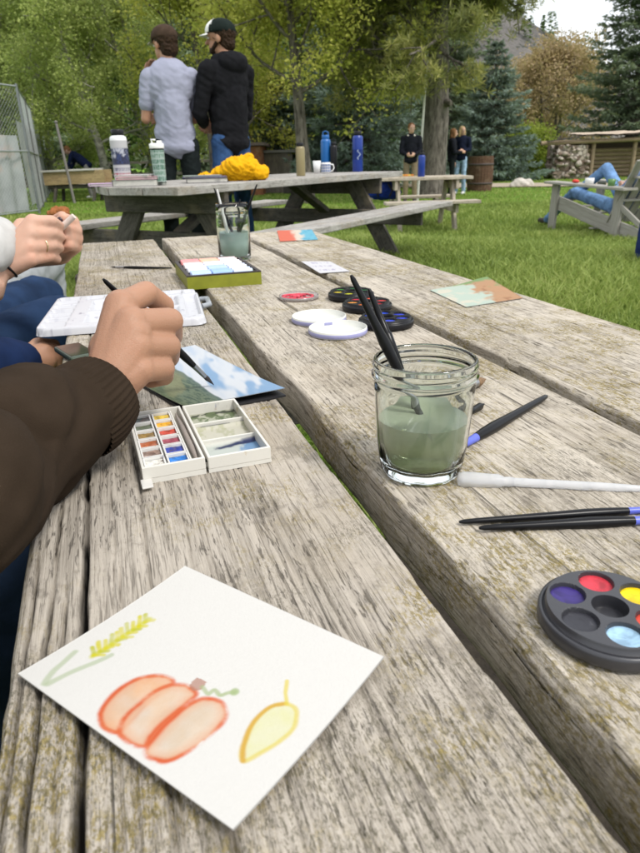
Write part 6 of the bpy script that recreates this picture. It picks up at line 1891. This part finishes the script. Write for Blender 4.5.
def shed(label, px0, px1, y, h, col, roofc, name='shed', seed=1):
    x0 = D(px0, 150, y).x; x1 = D(px1, 150, y).x; w_ = x1 - x0
    root = thing(name, label, 'shed', ((x0 + x1) / 2, y, 0), 0)
    m = wood('shed_boards%d' % seed, col, tuple(c * .45 for c in col), fine=.5)
    for s in (-1, 1): beam('wall', root, (s * w_ / 2, 0, 0), (s * w_ / 2, 0, h), 2.2, .06, m, up=(1, 0, 0))
    beam('wall', root, (0, -1.1, 0), (0, -1.1, h), w_, .06, m, up=(0, 1, 0)); beam('wall', root, (0, 1.1, 0), (0, 1.1, h), w_, .06, m, up=(0, 1, 0))
    beam('roof', root, (-w_ / 2 - .15, 0, h + .05), (w_ / 2 + .15, 0, h + .05), 2.6, .08, flat('shed_roof%d' % seed, roofc, .8))
shed('low red-brown shed behind the hooded man and the yellow jacket', 243, 263, 21.5, 1.35, (.28, .12, .06), (.12, .09, .08), seed=1)
shed('low grey board screen between the red-brown shed and the spruce', 266, 292, 22.5, 1.15, (.22, .19, .16), (.15, .14, .13), seed=2, name='board_screen')

def shelter():
    y = 27; x0 = D(549, 160, y).x; X1 = D(640, 160, y).x + 2.5
    root = thing('stone_shelter', 'open log shelter with a stone pillar and pale crumpled roof sheets', 'shelter', (x0, y, 0)); root.scale = (1, 1, .8)
    st = NT('field_stone'); v = st.coord(); vo = st.n('ShaderNodeTexVoronoi'); vo.inputs['Scale'].default_value = 5; st.l(v, vo.inputs['Vector'])
    vd = st.n('ShaderNodeTexVoronoi', feature='DISTANCE_TO_EDGE'); vd.inputs['Scale'].default_value = 5; st.l(v, vd.inputs['Vector'])
    c = st.ramp(vo.outputs['Color'], [(.2, (.16, .11, .08)), (.5, (.34, .28, .22)), (.8, (.50, .44, .38))]); c = st.mix(st.step(vd.outputs['Distance'], .06, .02), c, (.08, .065, .05))
    st.set(col=c, rough=.9); st.bump(st.math('MINIMUM', vd.outputs['Distance'], .15), 1, .08)
    rg = random.Random(5)
    mb = MB()
    for k in range(150):
        a = rg.random() * 6.28; z = rg.random() * 1.45; hw = .62 * (1.05 - .12 * z); s = rg.uniform(.09, .17)
        x = math.cos(a); yy = math.sin(a); q = max(abs(x), abs(yy)); vs, fs = _ellipsoid((.75 + x / q * hw, yy / q * .45, z + .05), (s, s * .8, s * .65), Matrix.Rotation(rg.random() * 3, 3, 'Y'), 8, 5); mb.add(vs, fs, 0, True)
    mb.box((.75, 0, .75), (1.15, .8, 1.5)); mb.build('stone_pillar', st.mat, root)
    lg = wood('log_wood', (.36, .27, .18), (.14, .10, .065), fine=.5)
    for k in range(7): MB().cone((0, 0, 0), (X1 - x0 - 1.2, 0, 0), .10, .10, 12).build('log', lg, root).location = (1.3, .5, .12 + k * .19)
    for x in (1.6, 3.2, 5.0): MB().cone((x, -.2, 0), (x, -.2, 1.75), .09, .08, 12).build('post', lg, root)
    MB().cone((-.5, -.35, 1.62), (6.5, -.35, 1.78), .10, .09, 12).build('beam', lg, root)
    rm = flat('roof_sheet', (.52, .42, .32), .7, .2, 4, .2)
    V = []; nx, ny = 60, 16
    for i in range(nx):
        for k in range(ny):
            x = 1.0 + i * .1; yy = -.6 + k * .12
            V.append((x, yy, 1.88 + .05 * x * .3 + .10 * float(fbm(x * 2.2 + 9, yy * 2 + 9, 5, 3)) + .16 * k / ny))
    V2 = [(a, b, c_ - .05) for a, b, c_ in V]; F = grid_faces(nx, ny)
    link('roof', np_mesh('roof', V + V2, np.concatenate([F, F[:, ::-1] + nx * ny]), False), rm, root)
    beam('roof_edge', root, (-.3, -.5, 1.70), (1.1, -.5, 1.92), .1, .05, flat('roof_dark', (.05, .045, .04), .9))
    beam('back_wall', root, (.2, .9, .8), (6.5, .9, .8), .06, 1.6, flat('shelter_dark', (.10, .075, .055), .9), up=(0, 0, 1))
shelter()
def rock():
    p = D(522, 185, 21.2); root = thing('boulder', 'pale boulder lying on the dirt path', 'boulder', (p.x, 21.2, G(p.x, 21.2)))
    organic('stone', [('e', (0, 0, .08), (.30, .22, .17)), ('e', (.15, .05, .05), (.22, .2, .12)), ('e', (-.18, -.05, .04), (.2, .16, .09))], .04, flat('pale_stone', (.50, .46, .40), .9, .2, 8, .5), root, 2, .05, 4)
rock()

# ================================================================== ADIRONDACK CHAIR AND ITS SITTER
CHW = NT('chair_paint'); v = CHW.coord(scale=(1.5, 20, 20)); n = CHW.noise(v, 3, 5, .6)
CHW.set(col=CHW.ramp(n, [(.3, (.25, .235, .20)), (.7, (.38, .36, .32))]), rough=.8); CHW.bump(n, .4, .003); CHW = CHW.mat
def adirondack():
    fr = P(549, 232, 0.0); rr = P(614, 243, 0.0)            # near-side front foot and rear post foot
    fr = P(551, 230, .0); rr = P(615, 241, .0)
    ax = (rr - fr); ax.z = 0; L = ax.length; ax.normalize()
    root = thing('adirondack_chair', 'pale wooden adirondack chair on the lawn with cups on its arm', 'chair', fr, math.atan2(ax.y, ax.x))
    # local x towards the back, y away from the viewer
    W = .66; s = L / .62
    for y in (0, W):
        beam('front_leg', root, (0, y, 0), (.015, y, .585), .035, .15, CHW, up=(1, 0, 0))
        beam('rear_post', root, (.60 * s, y, 0), (.60 * s, y, .55), .035, .14, CHW, up=(1, 0, 0))
        beam('side_rail', root, (-.02, y + (.032 if y == 0 else -.032), .36), (.78 * s, y + (.032 if y == 0 else -.032), .07), .03, .17, CHW)
        beam('arm', root, (-.09, y - .01 + (.02 if y else -.02), .60), (.70 * s, y - .01 + (.02 if y else -.02), .565), .19, .03, CHW)
    for k in range(6): beam('seat_slat', root, (.03 + k * .09 * s, .03, .38 - k * .033 * s), (.03 + k * .09 * s, W - .03, .38 - k * .033 * s), .075, .02, CHW)
    bx = .52 * s
    for k in range(6):
        y = .05 + k * (W - .1) / 5; hh = .80 + .07 * math.sin(math.pi * (k + .5) / 6)
        beam('back_slat', root, (bx, y, .19), (bx + hh * .58, W / 2 + (y - W / 2) * 1.25, .19 + hh * .82), .092, .02, CHW, up=(1, 0, -.6))
    for f in (.38, .75): beam('back_rail', root, (bx + .03 + f * .5, .0, .19 + f * .66 + .0), (bx + .03 + f * .5, W, .19 + f * .66), .07, .025, CHW)
    beam('back_brace', root, (.60 * s, 0, .40), (.60 * s + .42, .06, .16), .03, .06, CHW)
    return root, fr, ax, W, s
AC, ACf, ACx, ACW, ACs = adirondack()
bpy.context.view_layer.update()
def acw(x, y, z):
    n_ = Vector((-ACx.y, ACx.x, 0)); return ACf + ACx * x + n_ * y + Vector((0, 0, z))
def sitter():
    rz = math.atan2(-ACx.y, -ACx.x) - math.pi / 2
    o = acw(.50, ACW / 2, 0); inv = Matrix.Rotation(-rz, 3, 'Z')
    o.z = 0
    L_ = lambda x, y, z: tuple(inv @ (acw(x, y, z) - o))
    k = 1.0
    person('person', 'person lounging in the adirondack chair, knee up, in faded blue jeans', o, rz, 1.75,
           dict(pelvis=L_(.92, ACW / 2, .34), neck=L_(1.38, ACW / 2, .76), head=L_(1.48, ACW / 2, .92), shl=L_(.80, ACW / 2 + .0, .74)[:1] + L_(.80, ACW / 2, .74)[1:], shr=L_(1.34, ACW / 2 - .18, .70),
                ell=L_(1.14, ACW / 2 + .22, .50), elr=L_(1.16, ACW / 2 - .20, .50), wrl=L_(.95, ACW / 2 + .06, .56), wrr=L_(.97, ACW / 2 - .06, .54),
                hipl=L_(.90, ACW / 2 + .09, .34), hipr=L_(.90, ACW / 2 - .09, .34), knl=L_(.46, ACW / 2 + .06, .76), knr=L_(.08, ACW / 2 - .10, .47), anl=L_(.08, ACW / 2 - .02, .50), anr=L_(-.45, ACW / 2 - .12, .10))
           | {'shl': L_(1.34, ACW / 2 + .18, .70)},
           cloth('shirt_blue_white', tuple(lin(120, 140, 175)), .35, .9, None, 40), denim('jeans_faded', tuple(lin(108, 140, 180))), SHOE_D, HAIR_BL, None, SKIN2, 'long', 0, R(10), 0, .011, wr=.008)
sitter()
def arm_things():
    def p(px, z=.5): 
        # along the near arm
        t = (px - 551) / (618 - 551); return acw(-.05 + t * .68 * ACs, -.02, .614 - .035 * t)
    r1 = thing('red_pouch', 'red pouch lying at the front of the chair arm', 'pouch', p(574), AC.rotation_euler.z)
    organic('pouch', [('e', (0, 0, .022), (.055, .035, .022)), ('e', (.03, 0, .02), (.035, .03, .018))], .006, flat('red_vinyl', tuple(lin(205, 48, 30)), .4), r1, 2)
    m_ = mug('bowl_cup', 'wide white cup on the chair arm between the red pouch and green mug', p(587), .052, .07, WHITE_PL, None, R(40), 'cups on the chair arm')
    mug('mug', 'green mug near the back of the chair arm', p(606), .040, .078, flat('glaze_green', tuple(lin(92, 132, 74)), .35), None, R(-20), 'cups on the chair arm')
arm_things()
def edge_person():
    f = P(641, 282, .02)
    person('person', 'seated person at the right edge, only a navy trouser leg and pale shoe in view', (f.x + .52, f.y + .10, 0), R(95), 1.72,
           dict(pelvis=(0, 0, .46), neck=(0, -.12, .98), head=(0, -.10, 1.13), shl=(-.18, -.12, .92), shr=(.18, -.12, .92), ell=(-.24, .0, .66), elr=(.24, .0, .66), wrl=(-.10, .22, .60), wrr=(.10, .22, .60),
                hipl=(-.09, .03, .45), hipr=(.09, .03, .45), knl=(-.12, .44, .47), knr=(.12, .44, .47), anl=(-.12, .40, .09), anr=(.12, .46, .09)),
           cloth('jacket_navy', (.012, .016, .035), .25), JEANS_DK if False else cloth('trousers_navy', (.02, .035, .11), .25), SHOE_W, HAIR_BR, None, SKIN2, 'long', 0, 0, 0, .012)
    st = thing('stool', 'low wooden stool under the person at the right edge', 'stool', (f.x + .56, f.y + .10, 0), 0)
    beam('seat', st, (-.2, 0, .325), (.2, 0, .325), .38, .04, WOOD_TAN)
    for a in (-.16, .16):
        for b in (-.14, .14): beam('leg', st, (a * 1.1, b * 1.1, 0), (a, b, .305), .04, .04, WOOD_TAN, up=(0, 1, 0))
edge_person()
def orange_thing():
    p = D(58, 213, 3.55)
    pz = p.z
    root = thing('knit_hat', 'crumpled rust-orange knit hat on the far bench beyond the clasped hands', 'hat', (p.x, 3.55, pz - .02))
    root.scale = (.62,) * 3
    organic('knit', [('e', (0, 0, .03), (.085, .06, .035)), ('e', (.04, .01, .05), (.05, .05, .03)), ('c', (-.07, 0, .03), (-.02, .03, .06), .02, .025), ('c', (.08, -.01, .02), (.03, -.04, .05), .02, .02)], .006, cloth('knit_rust', tuple(lin(146, 92, 56)), .35), root, 2, .008, 30, 3)
orange_thing()
